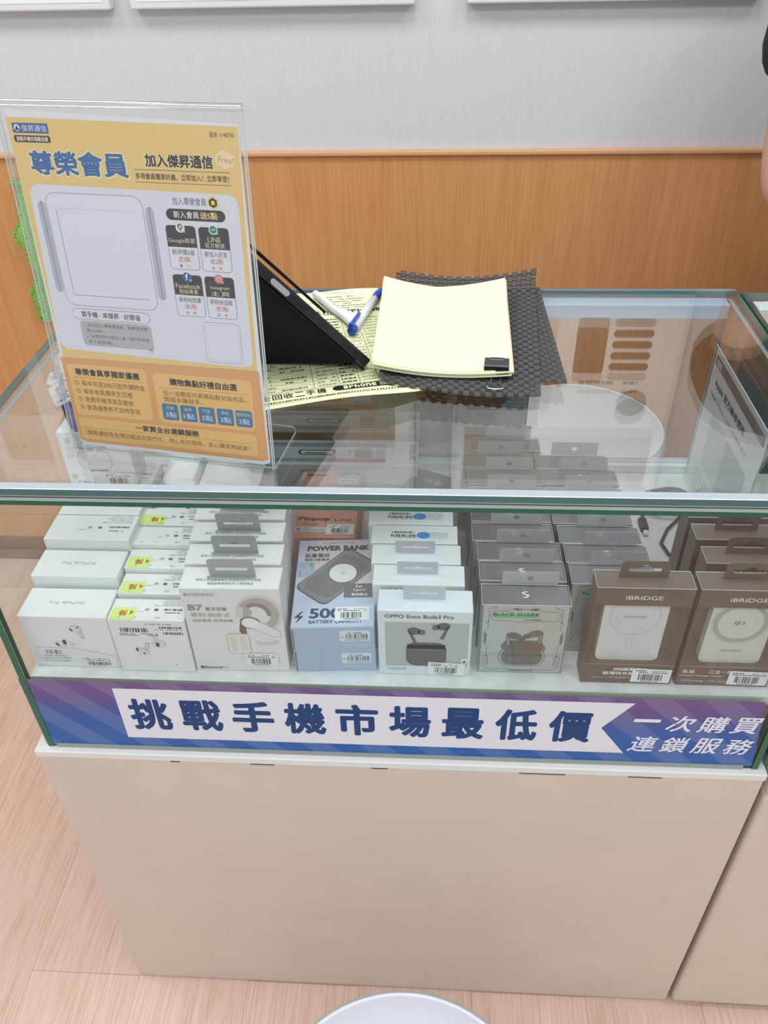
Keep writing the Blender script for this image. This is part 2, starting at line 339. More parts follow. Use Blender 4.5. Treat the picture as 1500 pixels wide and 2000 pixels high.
# wall posters in white frames: only their lower edges reach into the photograph
def poster(x0, x1, label, seed, kind=0):
    m = MB(); z0, z1 = 1.3105, 2.05; y = YW + .006
    m.rbox((x0, y - .026, z0), (x1, y - .0003, z1), mat('#e3e3e8', .35), .003); t = m.build('poster_frame'); tag(t, label, 'poster', 'framed wall posters')
    w = (x1 - x0) * 1000; p = MB(); a = .012
    p.box((x0 + a, y - .0268, z0 + a), (x1 - a, y - .0262, z1 - a), mat('#f6f5f3', .4))
    k = Ink(p, (x0, y - .0268, z0), (1, 0, 0), (0, 0, 1))
    if kind:
        k.rr(262, 54, 66, 132, 8, '#6b5346'); 
        for i in range(5): k.rr(340, 56 + i * 26.5, 86, 19, 9, '#6b5346')
        k.dash(280, 206, 130, 8, 5, '#6b5346'); k.ell(404, 262, 34, 34, '#6b5346'); k.rect(30, 330, w - 60, 150, '#c9b9a5'); k.rr(30, 54, 190, 230, 8, '#d8cfc3')
    else:
        R = random.Random(seed); k.rect(24, 500, w - 48, 190, '#c8d2dc')
        k.rr(36, 60, w * .22, 380, 6, '#d9cfc6'); k.rr(w * .36, 70, w * .55, 150, 6, '#ddd5cd'); k.rect(w * .36, 400, w * .5, 34, '#dfc0b4')
        k.rr(w * .55, 250, w * .36, 120, 8, '#b9aa9a')
    p.build('print', t)
poster(-.60, -.088, 'white framed wall poster cut off at the top left corner of the photo', 3)
poster(-.052, .4465, 'white framed wall poster at top centre, middle of the three', 11)
poster(.536, 1.034, 'white framed wall poster at top right, rightmost of the three', 7, 1)

# ------------------------------------------------------------------ lower cabinets
WT = mat('#e6e5e2', .4)
cab = thing('counter_cabinet', 'large beige laminate counter cabinet under the glass showcase with blue banner', 'cabinet', (0, 0, 0))
m = MB(); m.rbox((0, 0, .004), (.892, .47, .628), M_BEIGE, .0015, 1); m.build('body', cab)
m = MB(); m.rbox((-.001, -.003, .6285), (.892, .473, .6405), WT, .0012, 1); o = m.build('top_board', cab); tag(o, 'white worn top edge of the cabinet')
for x, w in ((.27, .03), (.42, .02), (.60, .055), (.73, .04), (.17, .012)):
    m = MB(); m.box((x, -.0036, .6284), (x + w, -.0028, .6284 + .0012), mat('#4a443f')); m.build('edge_chip', cab)
cab2 = thing('counter_cabinet', 'second beige laminate cabinet at right edge, beyond the dark vertical seam', 'cabinet', (.8985, -.006, 0), -.014)
m = MB(); m.rbox((0, 0, .016), (.9, .47, .600), M_BEIGE, .006, 3); m.build('body', cab2)
m = MB(); m.box((.02, .03, 0), (.88, .45, .016), mat('#3b322c')); m.build('plinth', cab2)
m = MB(); m.rbox((.002, .0, .6003), (.9, .472, .6405), WT, .0012, 1); m.build('top_board', cab2)

# ------------------------------------------------------------------ glass showcase
def pane(name, a, b, parent, faces=None, m_=None):
    m = MB(); m.box(a, b, m_ or G_PANE, faces); return m.build(name, parent)
X0, X1 = .0157, .8815; YB = .456; ZB = .6412
case = thing('glass_showcase', 'large glass showcase full of boxed goods behind the blue and purple banner', 'display case', (X0, .006, ZB))
inv = Matrix.Translation((-X0, -.006, -ZB))
def put(o): o.location = (-X0, -.006, -ZB); return o
# top pane with a polished bevel along its front edge, its reflections painted pale
m = MB(); z0, z1 = 1.0385, HT; xa, xb = .0145, .8845; ya, yb = -.0005, .458
bv = .0045; zb2 = z1 - .0030
vs = [(xa, ya, z0), (xb, ya, z0), (xb, yb, z0), (xa, yb, z0), (xa, ya, zb2), (xb, ya, zb2), (xb, ya + bv, z1), (xa, ya + bv, z1), (xb, yb, z1), (xa, yb, z1), (xb, yb, zb2), (xa, yb, zb2)]
fs = [(0, 3, 2, 1), (7, 6, 8, 9), (0, 1, 5, 4), (4, 5, 6, 7), (2, 3, 11, 10), (10, 11, 9, 8), (3, 0, 4, 7, 9, 11), (1, 2, 10, 8, 6, 5)]
m.add(vs, fs, [G_TOP, G_TOP, EDGE_D, EDGE_L, EDGE_D, EDGE_L, EDGE, EDGE]); put(m.build('top_pane', case))
put(pane('front_pane', (X0, .006, ZB), (X1, .0115, 1.038), case, {'x0': EDGE, 'x1': EDGE, 'z1': EDGE_L, 'z0': EDGE}))
put(pane('side_pane', (.0185, .012, ZB), (.0245, YB - .001, 1.038), case, {'y0': EDGE, 'y1': EDGE, 'z1': EDGE_L}))
put(pane('side_pane', (.8755, .012, ZB), (.8812, YB - .001, 1.038), case, {'y0': EDGE, 'y1': EDGE, 'z1': EDGE_L}))
# strips glued between the front pane and the top: grey seal, cream glue line, dark green edge
m = MB(); m.tube([(.0145, -.0003, 1.0462), (.8845, -.0003, 1.0462)], .0007, mat('#f4f7f8', .1, .6), 6); put(m.build('edge_highlight', case))  # white tube painted as the highlight on the top pane's edge, no glued strip
m = MB(); m.box((X0, .0045, 1.0335), (X1, .0059, 1.0384), mat('#c3ccd0', .25, .6)); put(m.build('seal_strip', case))
m = MB(); m.box((X0, .0046, 1.0322), (X1, .0059, 1.0333), mat('#4c5a5c', .25, .6)); put(m.build('seal_gap', case))
m = MB(); m.box((X0, .0044, 1.0282), (X1, .0059, 1.0320), mat('#a9bbb0', .3)); put(m.build('glue_line', case))
m = MB(); m.box((X0, .0048, 1.0226), (X1, .0059, 1.0280), mat('#0f5a46', .12, .6)); put(m.build('edge_strip', case))
for x in (.0157, .8745):       # green corner glass edges
    m = MB(); m.box((x, .0049, .6412), (x + .007, .0059, 1.0164), mat('#12624c', .12, .6)); put(m.build('edge_strip', case))
# floor shelf of the case
m = MB(); m.box((.0248, .0120, ZS - .0085), (.8752, YB - .001, ZS), M_SHELF, {'y0': mat('#c9d8c4', .25)}); put(m.build('shelf', case))
m = MB(); m.box((.0248, .0118, ZS - .0125), (.8752, .0150, ZS - .0086), mat('#b9cbb5', .25)); put(m.build('shelf_edge', case))
# carcass under the shelf
m = MB(); m.box((.0250, .020, ZB + .0005), (.8750, .446, ZS - .013), mat('#6f7a78', .6)); put(m.build('plinth', case))
m = MB(); m.box((X0 + .012, .0042, ZB + .0003), (X1 - .018, .0058, ZB + .0062), mat('#9aa39c', .4)); put(m.build('bottom_seal', case))
# back rails and the sliding door that covers the left two thirds
RAIL = mat('#dfe5ea', .3); RAILB = mat('#bcc6dc', .35)
m = MB(); m.rbox((.0250, .434, 1.0180), (.8745, .455, 1.0380), RAILB, .001, 1); m.box((.0250, .4535, 1.0170), (.8745, .4552, 1.0382), RAIL); put(m.build('top_rail', case))
m = MB(); m.rbox((.0250, .4385, ZS + .0003), (.8745, .455, ZS + .0145), RAIL, .001, 1); m.box((.0250, .4455, ZS + .0146), (.8745, .4470, ZS + .0190), RAIL); m.box((.0250, .4525, ZS + .0146), (.8745, .4538, ZS + .0190), RAIL); put(m.build('bottom_track', case))
d = put(pane('sliding_door', (.0255, .4475, ZS + .0150), (.6270, .4520, 1.0176), case, {'x1': EDGE_D, 'x0': EDGE}, glass('door_glass', (.60, .68, .71, 1), extra=.40)))
m = MB(); m.box((.0255, .4472, ZS + .0195), (.6270, .4474, ZS + .0262), mat('#7d868b', .4)); m.build('door_rail', d)
# banner stuck on the front pane
m = MB(); by = .0056
outl = [(.0135, .7668), (.8600, .7625), (.8735, .6465), (.0145, .6440)]
m.prism(outl, (0, by, 0), (1, 0, 0), (0, 0, 1), .0004, M_BANNER)
k = Ink(m, (0, by, 0), (1, 0, 0), (0, 0, 1))
k.poly([(122, 755), (720, 755), (688, 710), (720, 664), (122, 664)], '#e6e4ee', 1)
bt = '挑戰手機市場最低價'
for i, ch in enumerate(bt):
    cx = 158 + i * 61.8; k.text(ch, cx, 680.5 + (1 if i else 0), 57, '#0d3f77', w=49 if ch not in '手市' else 50, al='c', bold=.034, l=3, res=4)
for i, ch in enumerate('一次購買'): k.text(ch, 737 + i * 36.5, (722 if i == 0 else 707) + (0 if i else .5), 6 if i == 0 else 29, '#e9e8f4', w=30, al='c', bold=.016, l=3, shear=.22, res=4)
for i, ch in enumerate('連鎖服務'): k.text(ch, 737 + i * 36.5, 668, 29, '#e9e8f4', w=30, al='c', bold=.016, l=3, shear=.22, res=4)
o = put(m.build('banner', case)); tag(o, 'purple to blue banner with white arrow panel and big blue Chinese lettering')

# neighbouring showcase: only its left end reaches into the picture
case2 = thing('glass_showcase', 'neighbouring glass showcase with green glass edge at right border of the photo', 'display case', (.8875, .006, ZB))
def put2(o): o.location = (-.8875, -.006, -ZB); return o
xa = .8868
put2(pane('top_pane', (xa, -.004, 1.040), (1.76, .444, HT + .001), case2, {'x0': EDGE, 'y0': EDGE, 'y1': EDGE_D, 'x1': EDGE}))
put2(pane('front_pane', (xa + .02, .006, ZB), (1.755, .0115, 1.0396), case2, {'x0': EDGE}))
put2(pane('side_pane', (xa + .004, .012, ZB), (xa + .010, .443, 1.0396), case2, {'y0': EDGE, 'y1': EDGE}))
put2(pane('side_pane', (1.745, .012, ZB), (1.751, .443, 1.0396), case2, {'y0': EDGE, 'y1': EDGE}))
m = MB(); m.box((xa + .018, .415, 1.018), (1.744, .442, 1.0396), RAIL); put2(m.build('top_rail', case2))
m = MB(); m.box((xa + .0105, .03, 1.022), (xa + .0160, .442, 1.0396), BLACK); put2(m.build('side_trim', case2))
m = MB(); m.box((xa + .012, .013, ZS - .0085), (1.744, .442, ZS), M_SHELF); put2(m.build('shelf', case2))
m = MB(); m.box((xa + .012, .02, ZB + .0005), (1.744, .44, ZS - .009), mat('#6f7a78', .6)); put2(m.build('plinth', case2))
# ================================================================== BOXED GOODS ON THE SHELF
G0 = .0004
Z = ZS + G0
GRY = '#8f9399'; LG = '#cfd2d6'
def earbud(k, cx, cy, s, rot, stem=1, body='#d3d6da', line='#b0b4ba', vent='#26272b', l=2, flip=1):
    """stemmed white earbud drawn as ink: head, stem, vents"""
    ca, sa = math.cos(rot), math.sin(rot)
    def T(x, y): x *= flip; return cx + s * (x * ca - y * sa), cy + s * (x * sa + y * ca)
    k.poly([T(-2, -15), T(2.4, -15), T(3, 0), T(-2.6, 0)], line, l); k.poly([T(-1.5, -14.4), T(1.9, -14.4), T(2.5, 0), T(-2.1, 0)], body, l + 1)
    x, y = T(-3, 1.5); k.ell(x, y, s * 8, s * 5.4, line, l + 1, rot=rot); k.ell(x, y, s * 7.5, s * 4.9, '#dcdfe2', l + 2, rot=rot)
    x, y = T(-9, .4); k.ell(x, y, s * 1.3, s * 3, vent, l + 3, rot=rot + .5); x, y = T(0, 3.4); k.ell(x, y, s * 1.7, s * 1.1, vent, l + 3, rot=rot)
    x, y = T(.3, -14.6); k.ell(x, y, s * 2, s * .5, GRY, l + 3, rot=rot)
def reg_marks(k, w, d, seed, ce=True):
    """regulatory print on a top face that reads upside down from the front"""
    if ce:
        k.text('CE', 27 * w / 86, d - 5.5, 3.2, '#a2a5ab', bold=.0); k.ring(18 * w / 86 + w * .44, d - 4, 1.7, .35, '#a2a5ab', 3, 16); k.text('Z', w * .83, d - 5.6, 3, '#b0b3b8')
    k.ell(w * .40, d * .52, 2.6, 2, '#5e6167', 3, 16); k.ring(w * .52, d * .52, 2.5, .5, '#5e6167', 3, 20, ry=2.0); k.dash(w * .50, d * .5, 3.4, .8, seed, '#5e6167', 4)
    k.dash(w * .56, d * .60, 9, .7, seed, '#8c8f95'); k.dash(w * .36, d * .3, 7, .8, seed + 3, '#55585e')
    k.bars(w * .06, d * .46, w * .24, 3.0, seed, '#3a3b40', n=28); k.dash(w * .08, d * .63, w * .2, 1.3, seed + 1, '#4a4b50', gap=.2)
    for i in range(4): k.dash(w * .05, d * (.30 - i * .075), w * (.30 - .03 * (i % 2)), .7, seed + 5 + i, '#7d8086', gap=.15)
def white_box(w, d, h, m=WHITE, r=.0012):
    b = MB(); b.rbox((0, 0, 0), (w, d, h), m, r, 2); return b
GA = 'white earphone cartons in the leftmost row'
# ---- row A: wide white cartons
def carton_a(h, kind, label, x, y, w=.102, d=.046):
    t = thing('earphone_box', label, 'box', (x, y, Z), 0, GA); b = white_box(w, d, h); W, D, H = w * 1e3, d * 1e3, h * 1e3
    ki = topinv(b, w, d, h)
    if kind == 0:
        ki.text('AirPods Pro', W * .31, D * .46, 5.2, '#b3b7bd', w=41, bold=-.005)
        k = front(b); earbud(k, 66, 62, .95, .12); k.ell(41, 37.5, 6, 4.6, '#c4c8cd', 2, rot=-.5); k.ell(41.5, 38, 5.4, 4.2, '#dcdfe2', 3, rot=-.5)
        k.rr(42.5, 37, 4.2, 7.6, 1.6, '#34353a', 5); k.ell(35.5, 36.5, 1.6, 3.4, '#34353a', 4, rot=.55); k.ell(53, 37.5, 3.2, 3.2, '#d3d6d9', 2)
    else:
        reg_marks(ki, W, D, kind * 7, False)
    b.build('carton', t)
    if kind == 0 and y < .05:
        s = MB(); k = Ink(s, (0, -.0004, 0), (1, 0, 0), (0, 0, 1)); k.poly([(7, .6), (99, .3), (100, 19.5), (52, 31), (7, 31)], '#e3e6e8', 1)
        k.bars(19, 20.5, 19, 7.2, 5, l=2, n=26); k.text('A0500712379O336', 14, 16.6, 2.4, '#4b4d52', w=28); k.text('Apple東信AirPods Pro 3 藍牙耳', 10, 12.4, 2.6, '#4b4d52', w=36); k.text('機[MXH74TA/A]-公(無現爆貨)', 13, 8.0, 2.6, '#4b4d52', w=32)
        k.dash(59, 13.6, 9, 1.1, 2); k.dash(72, 13.8, 18, .9, 3); k.dash(60, 11, 32, 1.2, 4); k.bars(64, 3.4, 27, 5.6, 8, l=2); k.dash(70, 1.6, 14, .8, 9)
        o = s.build('price_sticker', t)
    return t
carton_a(.0815, 0, 'white earphone carton at front left with earbud picture and two barcodes', .0262, .029)
carton_a(.0965, 0, 'white carton right behind the front one in the leftmost row, grey name on top', .0262, .0795)
carton_a(.1105, 2, 'tall white carton third from the glass in the leftmost row, regulatory print on top', .0262, .1285, .104, .047)
carton_a(.1105, 3, 'tall white carton fourth from the glass in the leftmost row, just under the glass edge', .0262, .1775, .102, .045)
c5 = carton_a(.1165, 4, 'hidden white carton at the back of leftmost row carrying the upright carton', .0262, .2245, .104, .060)
t = thing('earphone_box', 'white carton standing upright below the yellow sign, charging case pictured on front', 'box', (.0275, .228, Z + .1169), 0, GA)
b = white_box(.087, .040, .080); k = front(b)
k.rr(19, 26, 42, 27, 9, '#b7bcc2', 1); k.rr(19.6, 26.4, 40.8, 26, 9, '#e6e9eb', 2); k.rr(22, 55, 36, 9, 4, '#9aa1aa', 1); k.rect(30, 52, 3.2, 12, '#e8eaed', 3); k.rect(42, 52, 3.2, 12, '#e8eaed', 3)
k.rect(30, 23, 24, 1.3, '#4a4d52', 1); k.rr(8, 64, 8, 8, 2, '#c6c2c0', 1); k.ell(8, 14, 4, 4, '#aeb4bb', 1); k.dash(10, 5, 22, 1.8, 2, '#7d8288')
b.build('carton', t); s = MB(); kk = Ink(s, (0, -.0003, 0), (1, 0, 0), (0, 0, 1)); kk.sticker(46, 2, 38, 19, 21); s.build('price_sticker', t)
# ---- row B: small white cartons with green notes
GB = 'white earbud cartons in the second row from the left'
NOTE = mat('#d5ee8b', .6)
def carton_b(y, h, x, label, note, seed):
    w, d = .0865, .0335; t = thing('earbud_box', label, 'box', (x, y, Z), 0, GB); b = white_box(w, d, h); reg_marks(topinv(b, w, d, h), 86.5, 33.5, seed)
    if seed == 1:
        k = front(b); k.dash(42, 77.5, 30, 1, 3); k.bars(12, 65, 33, 6.5, 2); k.dash(10, 62, 44, 1, 5); k.dash(10, 59.5, 22, .9, 6); k.dash(42, 59.5, 12, 1.2, 8); k.bars(57, 71.5, 26, 3, 3); k.dash(52, 69, 32, .9, 9); k.bars(60, 62, 24, 4, 4)
        earbud(k, 34, 34, 1.0, PI - .35, flip=-1); k.ell(52, 46, 8.5, 6, '#c3c7cc', 2); k.ell(52, 46, 8, 5.6, '#d9dcdf', 3); k.rect(47, 46, 5, 14, '#d5d8db', 4); k.rr(48.5, 42.5, 4, 6.6, 1.5, '#2d2e33', 6); k.ell(66, 12, 1, .6, '#55585e')
    b.build('carton', t)
    if note:
        s = MB(); o, U, V = (w, d, h + .0002), (-1, 0, 0), (0, -1, 0); a = (26 if note == 1 else 30)
        s.prism([(x_ * .001, y_ * .001) for x_, y_ in ((86.3 - a - 3, 14), (84, 14), (84, 33.2), (86.3 - a - 3, 33.2))], o, U, V, .0001, NOTE)
        k = Ink(s, o, U, V); k.text('4', 84 - a + 1, 19, 6.5, '#d8502c', bold=.015); k.text('降', 84 - a + 9, 18.5, 9, '#d8502c', bold=.01); k.dash(84 - a + 2, 30, 6, .9, seed, '#8a9468') if note == 2 else None
        s.build('price_note', t)
    return t
carton_b(.0245, .0840, .1311, 'white earbud carton at the front of second row with green note and picture', 1, 1)
carton_b(.0625, .0880, .1318, 'second white earbud carton from the glass, next to the left row, green note', 1, 2)
carton_b(.0985, .0945, .1300, 'third white earbud carton from the glass in second row, green note on top', 1, 3)
carton_b(.1335, .1010, .1285, 'white earbud carton fourth from the glass in second row, no note on top', 0, 4)
carton_b(.1690, .1020, .1270, 'fifth white earbud carton from the glass in second row, green note at glass edge', 2, 5)
# plain white cartons farther back, seen through the top glass below the sign
def plain(x, y, w, d, h, label, rz=0, z=0, name='earphone_box', group='plain white cartons behind the front rows', col=WHITE):
    t = thing(name, label, 'box', (x, y, Z + z), rz, group); b = white_box(w, d, h, col); k = front(b); k.dash(w * 300, h * 500, w * 250, 1.2, int(x * 999), '#b9bdc3'); b.build('carton', t); return t
plain(.1330, .2070, .040, .050, .088, 'plain white carton behind the second row, left one of a pair')
plain(.1760, .2090, .042, .052, .085, 'plain white carton behind the second row, right one of a pair')
plain(.1330, .2640, .042, .070, .104, 'narrow white carton standing under the sign base, left of the flat one')
t = plain(.1790, .2660, .082, .060, .092, 'white carton with a small slot mark, under the sign foot')
# ---- row C: tall white boxes with grey hang tabs
GC = 'tall white earphone boxes with grey hang tabs'
TABG = mat('#a3a8b1', .5)
def box_c():
    w, d, h = .1085, .0345, .1305; t = thing('earphone_box', None, 'box', (0, 0, 0), 0, GC); b = MB(); b.rbox((0, 0, 0), (w, d, h), mat('#e4e3e5', .45), .0012, 2)
    b.box((.0008, .0008, h - .00005), (w - .0008, d - .0008, h + .00012), WHITE)
    k = top(b, h); k.text('除非人為因素故障外,商品開封即不可退換,', 17, 11.0, 4.2, '#7e828b', w=71); k.text('建議錄製開箱影片以保障權益', 30, 5.4, 4.0, '#7e828b', w=50)
    k = front(b); k.text('BIOSONG', 5, 119, 4.6, '#a9a6a4', w=31, bold=.012); k.rect(4.4, 119, .7, 4.6, '#a9a6a4', 2); k.text('+', 37, 121, 1.8, '#a9a6a4')
    k.text('B7', 6, 97.5, 9, '#8f8d8c', w=16, bold=.03); k.text('藍牙耳機', 25, 97.3, 5.4, '#7f7d7c', w=23, bold=.008); k.text('專利·斜掛式', 7, 87.5, 6.4, '#bdb39f', w=44, bold=.012); k.text('創新輕柔 舒適佩戴', 8, 79.8, 4.3, '#8d8b8a', w=45)
    # big ear-hook picture
    k.ring(83, 92, 26, 6.5, '#d6d1cf', 1, 50, -75, 190, ry=29); k.ring(82, 92, 23, 9, '#b5aba8', 2, 50, -60, 150, ry=25); k.ring(80, 90, 17, 5, '#8f8582', 3, 40, 0, 130, ry=20)
    k.poly([(64, 86), (70, 84), (76, 96), (70, 104), (66, 100)], '#b7ada9', 3); k.poly([(60, 78), (66, 72), (66, 62), (62, 58), (58, 66)], '#6e5b52', 3); k.ell(72, 79, 12, 9.5, '#85776f', 3, rot=-.3)
    k.poly([(66, 84), (74, 87), (104, 66), (104, 58), (96, 56), (68, 72)], '#c9c6c6', 4); k.poly([(67, 83.4), (74, 86), (103, 65.6), (103, 59), (96.4, 57.2), (69, 73)], '#e6e6e8', 5); k.ell(71, 79, 8.8, 7.6, '#efeff1', 6); k.ring(86, 60, 20, 5, '#d3cecd', 2, 30, -130, -40, ry=17)
    k.rr(42, 29, 26, 33, 5, '#cfc6b4', 7); k.rr(43, 30, 24, 31, 4, '#e6e2da', 8)
    for x in (46, 57): k.rr(x, 34, 6.5, 24, 3, '#d8d5d6', 9); k.rr(x + 1.2, 49, 4, 7, 2, '#e9dfb2', 10)
    k.ell(7, 5.5, 2.2, 2.6, '#4a4d63', 2); k.text('Bluetooth', 10, 3.6, 3.8, '#55576a', w=21, bold=.02); k.text('V5.3', 32, 4.0, 2.6, '#7d7f88', w=6)
    b.build('carton', t)
    s = MB(); kk = Ink(s, (0, -.0003, 0), (1, 0, 0), (0, 0, 1)); kk.dash(52, 28.8, 6, 1.1, 4, '#8a8a8e', 2); kk.sticker(59, 10, 38, 20, 31); s.build('price_sticker', t)
    h_ = slab_tab(50, 29, .0006, (25, 12.5, 15, 2.6), TABG, .16, 5, 'euro'); h_.add([(-.003, -.004, .0004), (.050, -.004, .0004), (.050, .0006, .0004), (-.003, .0006, .0004)], [(0, 1, 2, 3)], TABG); o = h_.build('hang_tab', t, (.031, .019, h)); tag(o, 'grey card hang tab with a euro slot')
    return t
bc = box_c(); CL = ['white earphone box at front of third row with ear-hook picture and grey hang tab', 'second white box with grey hang tab, directly behind the ear-hook box', 'third white box with grey hang tab behind the ear-hook box', 'last white box with grey hang tab, hard under the glass edge']
for i, (x, y, lb) in enumerate(zip((.2188, .2150, .2110, .2075), (.0280, .0670, .1065, .1465), CL)):
    o = bc if i == 0 else dup(bc, (x, y, Z), 0); o.location = (x, y, Z); o.rotation_euler.z = .02; o['label'] = lb
plain(.2030, .1860, .055, .060, .100, 'white carton behind the hang-tab boxes, left of a pair', .02)
plain(.2620, .1875, .050, .060, .098, 'white carton behind the hang-tab boxes, right of a pair', .02)
# ---- row D: two flat power bank boxes, pink tracker boxes behind
GD = 'blue and pink power bank boxes lying flat'
BLU = mat('#a9b9d3', .4); COV = mat('#c3cbe4', .35)
def box_d():
    w, d, h = .0935, .150, .0358; t = thing('power_bank_box', None, 'box', (0, 0, 0), 0, GD); b = MB(); b.rbox((0, 0, 0), (w, d, h), BLU, .0008, 1)
    k = top(b, h); k.rect(.6, .6, 92.3, 148.8, COV, 1); k.poly([(.6, 120), (22, 149.4), (92.9, 149.4), (92.9, 52), (60, 52)], '#d3c3d2', 2)
    k.text('PUREPOWER', 30, 141.5, 4, '#8a88a0', w=40); k.text('POWER BANK', 11, 129, 9.5, '#2f3f63', w=76, bold=.045, l=6); k.text('POWER BANK', 11.4, 129.3, 9.2, '#3a3f55', w=75, bold=.03, l=7)
    k.text('能量電眼', 9, 117, 7.4, '#56565f', w=30, bold=.02); k.text('隨身行動電源', 9, 110.5, 5, '#56565f', w=30, bold=.02)
    k.rr(1.5, 82, 20, 27, 1, '#aeb6c8', 3); k.rect(16, 100, 4, 8, '#59c98d', 4); k.rect(3, 84, 3, 8, '#9a9fe0', 4); 
    for i in range(5): k.dash(5, 86 + i * 4, 12, 1.2, i, '#c9cfda', 4)
    a = math.radians(-42); 
    def body(f, c, l):
        L, W_, r = 47 * f, 25 * f, 9; pts = []
        for sx, sy, a0 in ((1, -1, -90), (1, 1, 0), (-1, 1, 90), (-1, -1, 180)):
            for i in range(6):
                q = math.radians(a0 + 18 * i); x = sx * (W_ - r) + r * math.cos(q); y = sy * (L - r) + r * math.sin(q); pts.append((49 + x * math.cos(a) - y * math.sin(a), 84 + x * math.sin(a) + y * math.cos(a)))
        k.poly(pts, c, l)
    body(1, '#4a4a50', 3); body(.965, '#85868c', 4); body(.8, '#77787e', 5)
    k.ell(56, 88, 17.5, 17.5, '#5d5e64', 6); k.ell(56, 88, 16.4, 16.4, '#d9dbe0', 7); k.ring(56, 88, 3, .5, '#8a8c92', 8, 20); k.ell(56, 88, 1, 1, '#8a8c92', 8, 10)
    k.rect(58, 46, 35, 23, '#6f7178', 8); k.text('For', 76, 62, 4.4, '#e8e9ee', al='c', bold=.02, l=10); k.text('Type-C', 76, 55.5, 4.8, '#e8e9ee', al='c', bold=.02, l=10); k.text('專用輸出', 76, 48.3, 4.6, '#e8e9ee', al='c', bold=.015, l=10)
    k.poly([(10, 24), (3, 15), (8.5, 15), (5, 5.5), (14, 18), (8.5, 18), (13.5, 25.5)], '#2c3c5c', 4); k.text('5000', 20, 13.5, 16, '#33496f', w=48, bold=.03, l=4); k.text('BATTERY CAPACITY', 20, 5.6, 5.2, '#2f4e86', w=60, bold=.03, l=4)
    k.rr(49, 9, 39, 22, .8, '#eceef0', 5); kk = Ink(b, (0, 0, h + .0004), (1, 0, 0), (0, 1, 0)); kk.sticker(49, 9.5, 38, 20, 77)
    k = front(b); k.rect(1.2, 1, 1.4, 33, '#5d6a84'); k.rr(54, 13, 34, 17, 2, '#dde1ea', 1); k.dash(63, 25.6, 17, 1.3, 3, '#55585e', 2); k.bars(61, 17, 25, 7.6, 5, l=2, n=40); k.dash(60, 14.6, 26, .9, 6, '#55585e', 2); k.dash(55, 19, 4, 1.2, 9, '#55585e', 2)
    for x in (68, 73, 78, 83): k.ring(x, 7.5, 1.7, .45, '#dfe5ef', 1, 14)
    k.dash(58, 7, 8, 1.2, 2, '#dfe5ef', 1); b.build('carton', t); return t
bd = box_d(); bd.location = (.3345, .0300, Z); bd.rotation_euler.z = .055; bd['label'] = 'lower blue power bank box lying flat on the shelf beneath its twin'
dup(bd, (.3340, .0295, Z + .0362), .062, 'upper power bank box lying flat, power bank pictured on its pink and blue lid')
GP = 'coral pink tracker boxes stacked flat'
def box_p():
    w, d, h = .0850, .1480, .0108; t = thing('tracker_box', None, 'box', (0, 0, 0), 0, GP); b = MB(); b.rbox((0, 0, 0), (w, d, h), mat('#dd9d91', .5), .0008, 1)
    k = top(b, h); k.text('Pinpop', 7, 32, 9.5, '#4c2e2d', w=42, bold=.03); k.text('²', 50, 39, 3.5, '#4c2e2d'); k.text('Lite', 55, 32.5, 8, '#7a4d4a', w=22); k.dash(6, 25, 28, 1.6, 4, '#a8685f')
    k.rr(4, 11, 42, 9.5, 2, '#e4e6dd', 1); k.ell(9.5, 15.8, 3.2, 3.2, '#5f9480', 2); k.dash(15, 17.4, 12, 1.1, 2, '#7a7d78', 2); k.text('Apple Find My', 15, 12.4, 4, '#5a5d58', w=29, bold=.02, l=2)
    kk = Ink(b, (0, 0, h), (1, 0, 0), (0, 1, 0)); kk.sticker(46, 5, 36, 21, 91)
    k.text('momax', 8, 134, 5.5, '#6b4a47', w=30, bold=.02); k.rr(54, 116, 26, 28, .8, '#e9ecf1', 1); k.rect(54, 135, 26, 9, '#4f93cf', 2); k.dash(58, 138, 18, 2.4, 4, '#dfeaf5', 3); k.text('商品1年保固', 56, 129, 4.4, '#33538a', w=22, bold=.02, l=2); k.dash(56, 124, 13, 1.6, 5, '#5a5d63', 2); k.dash(56, 121, 12, 1.6, 6, '#5a5d63', 2); k.rect(70, 118, 8, 9, '#bcc3cc', 2)
    k.ring(41, 104, 8, 1.2, '#d9dadd', 1, 30); b.build('carton', t); return t
bp = box_p(); PL = ['bottom coral pink tracker box of the stack behind the power banks', 'second lowest coral pink tracker box of the stack', 'middle coral pink tracker box of the stack behind the power banks', 'second highest coral pink tracker box of the stack', 'top coral pink tracker box with lettering and price sticker']
for i in range(5):
    o = bp if i == 0 else dup(bp, (0, 0, 0)); o.location = (.3065 + (.0015 if i % 2 else 0), .2065 + .0015 * (i % 2), Z + i * .0111); o.rotation_euler.z = .012 - .01 * (i % 2); o['label'] = PL[i]
# purple box mirrored in the sliding door; dark box lying askew; long white box
t = thing('accessory_box', 'purple box with dotted back, between the pink stack and the white boxes', 'box', (.4600, .2240, Z)); b = MB(); b.rbox((0, 0, 0), (.050, .036, .070), mat('#6b2f74', .4), .0008, 1)
k = Ink(b, (.05, .036, 0), (-1, 0, 0), (0, 0, 1))
for i in range(5):
    for j in range(5): k.rr(6 + i * 9, 8 + j * 7, 3, 1.2, .5, '#c9a6cf')
k = top(b, .07); k.rect(.5, .5, 49, 35, '#b493ae'); b.build('carton', t)
t = thing('accessory_box', 'small dark grey box lying askew beside the dark rows, pale disc on top', 'box', (.4330, .3190, Z), -.446); b = MB(); b.rbox((0, 0, 0), (.053, .0860, .034), mat('#4c525c', .45), .0008, 1)
k = top(b, .034); k.text('L10', 20, 60, 6.5, '#c3c7cd', bold=.03); k.ell(42, 62, 6, 6, '#aab0b8'); k.dash(8, 30, 30, 2, 3, '#70767f'); b.build('carton', t)
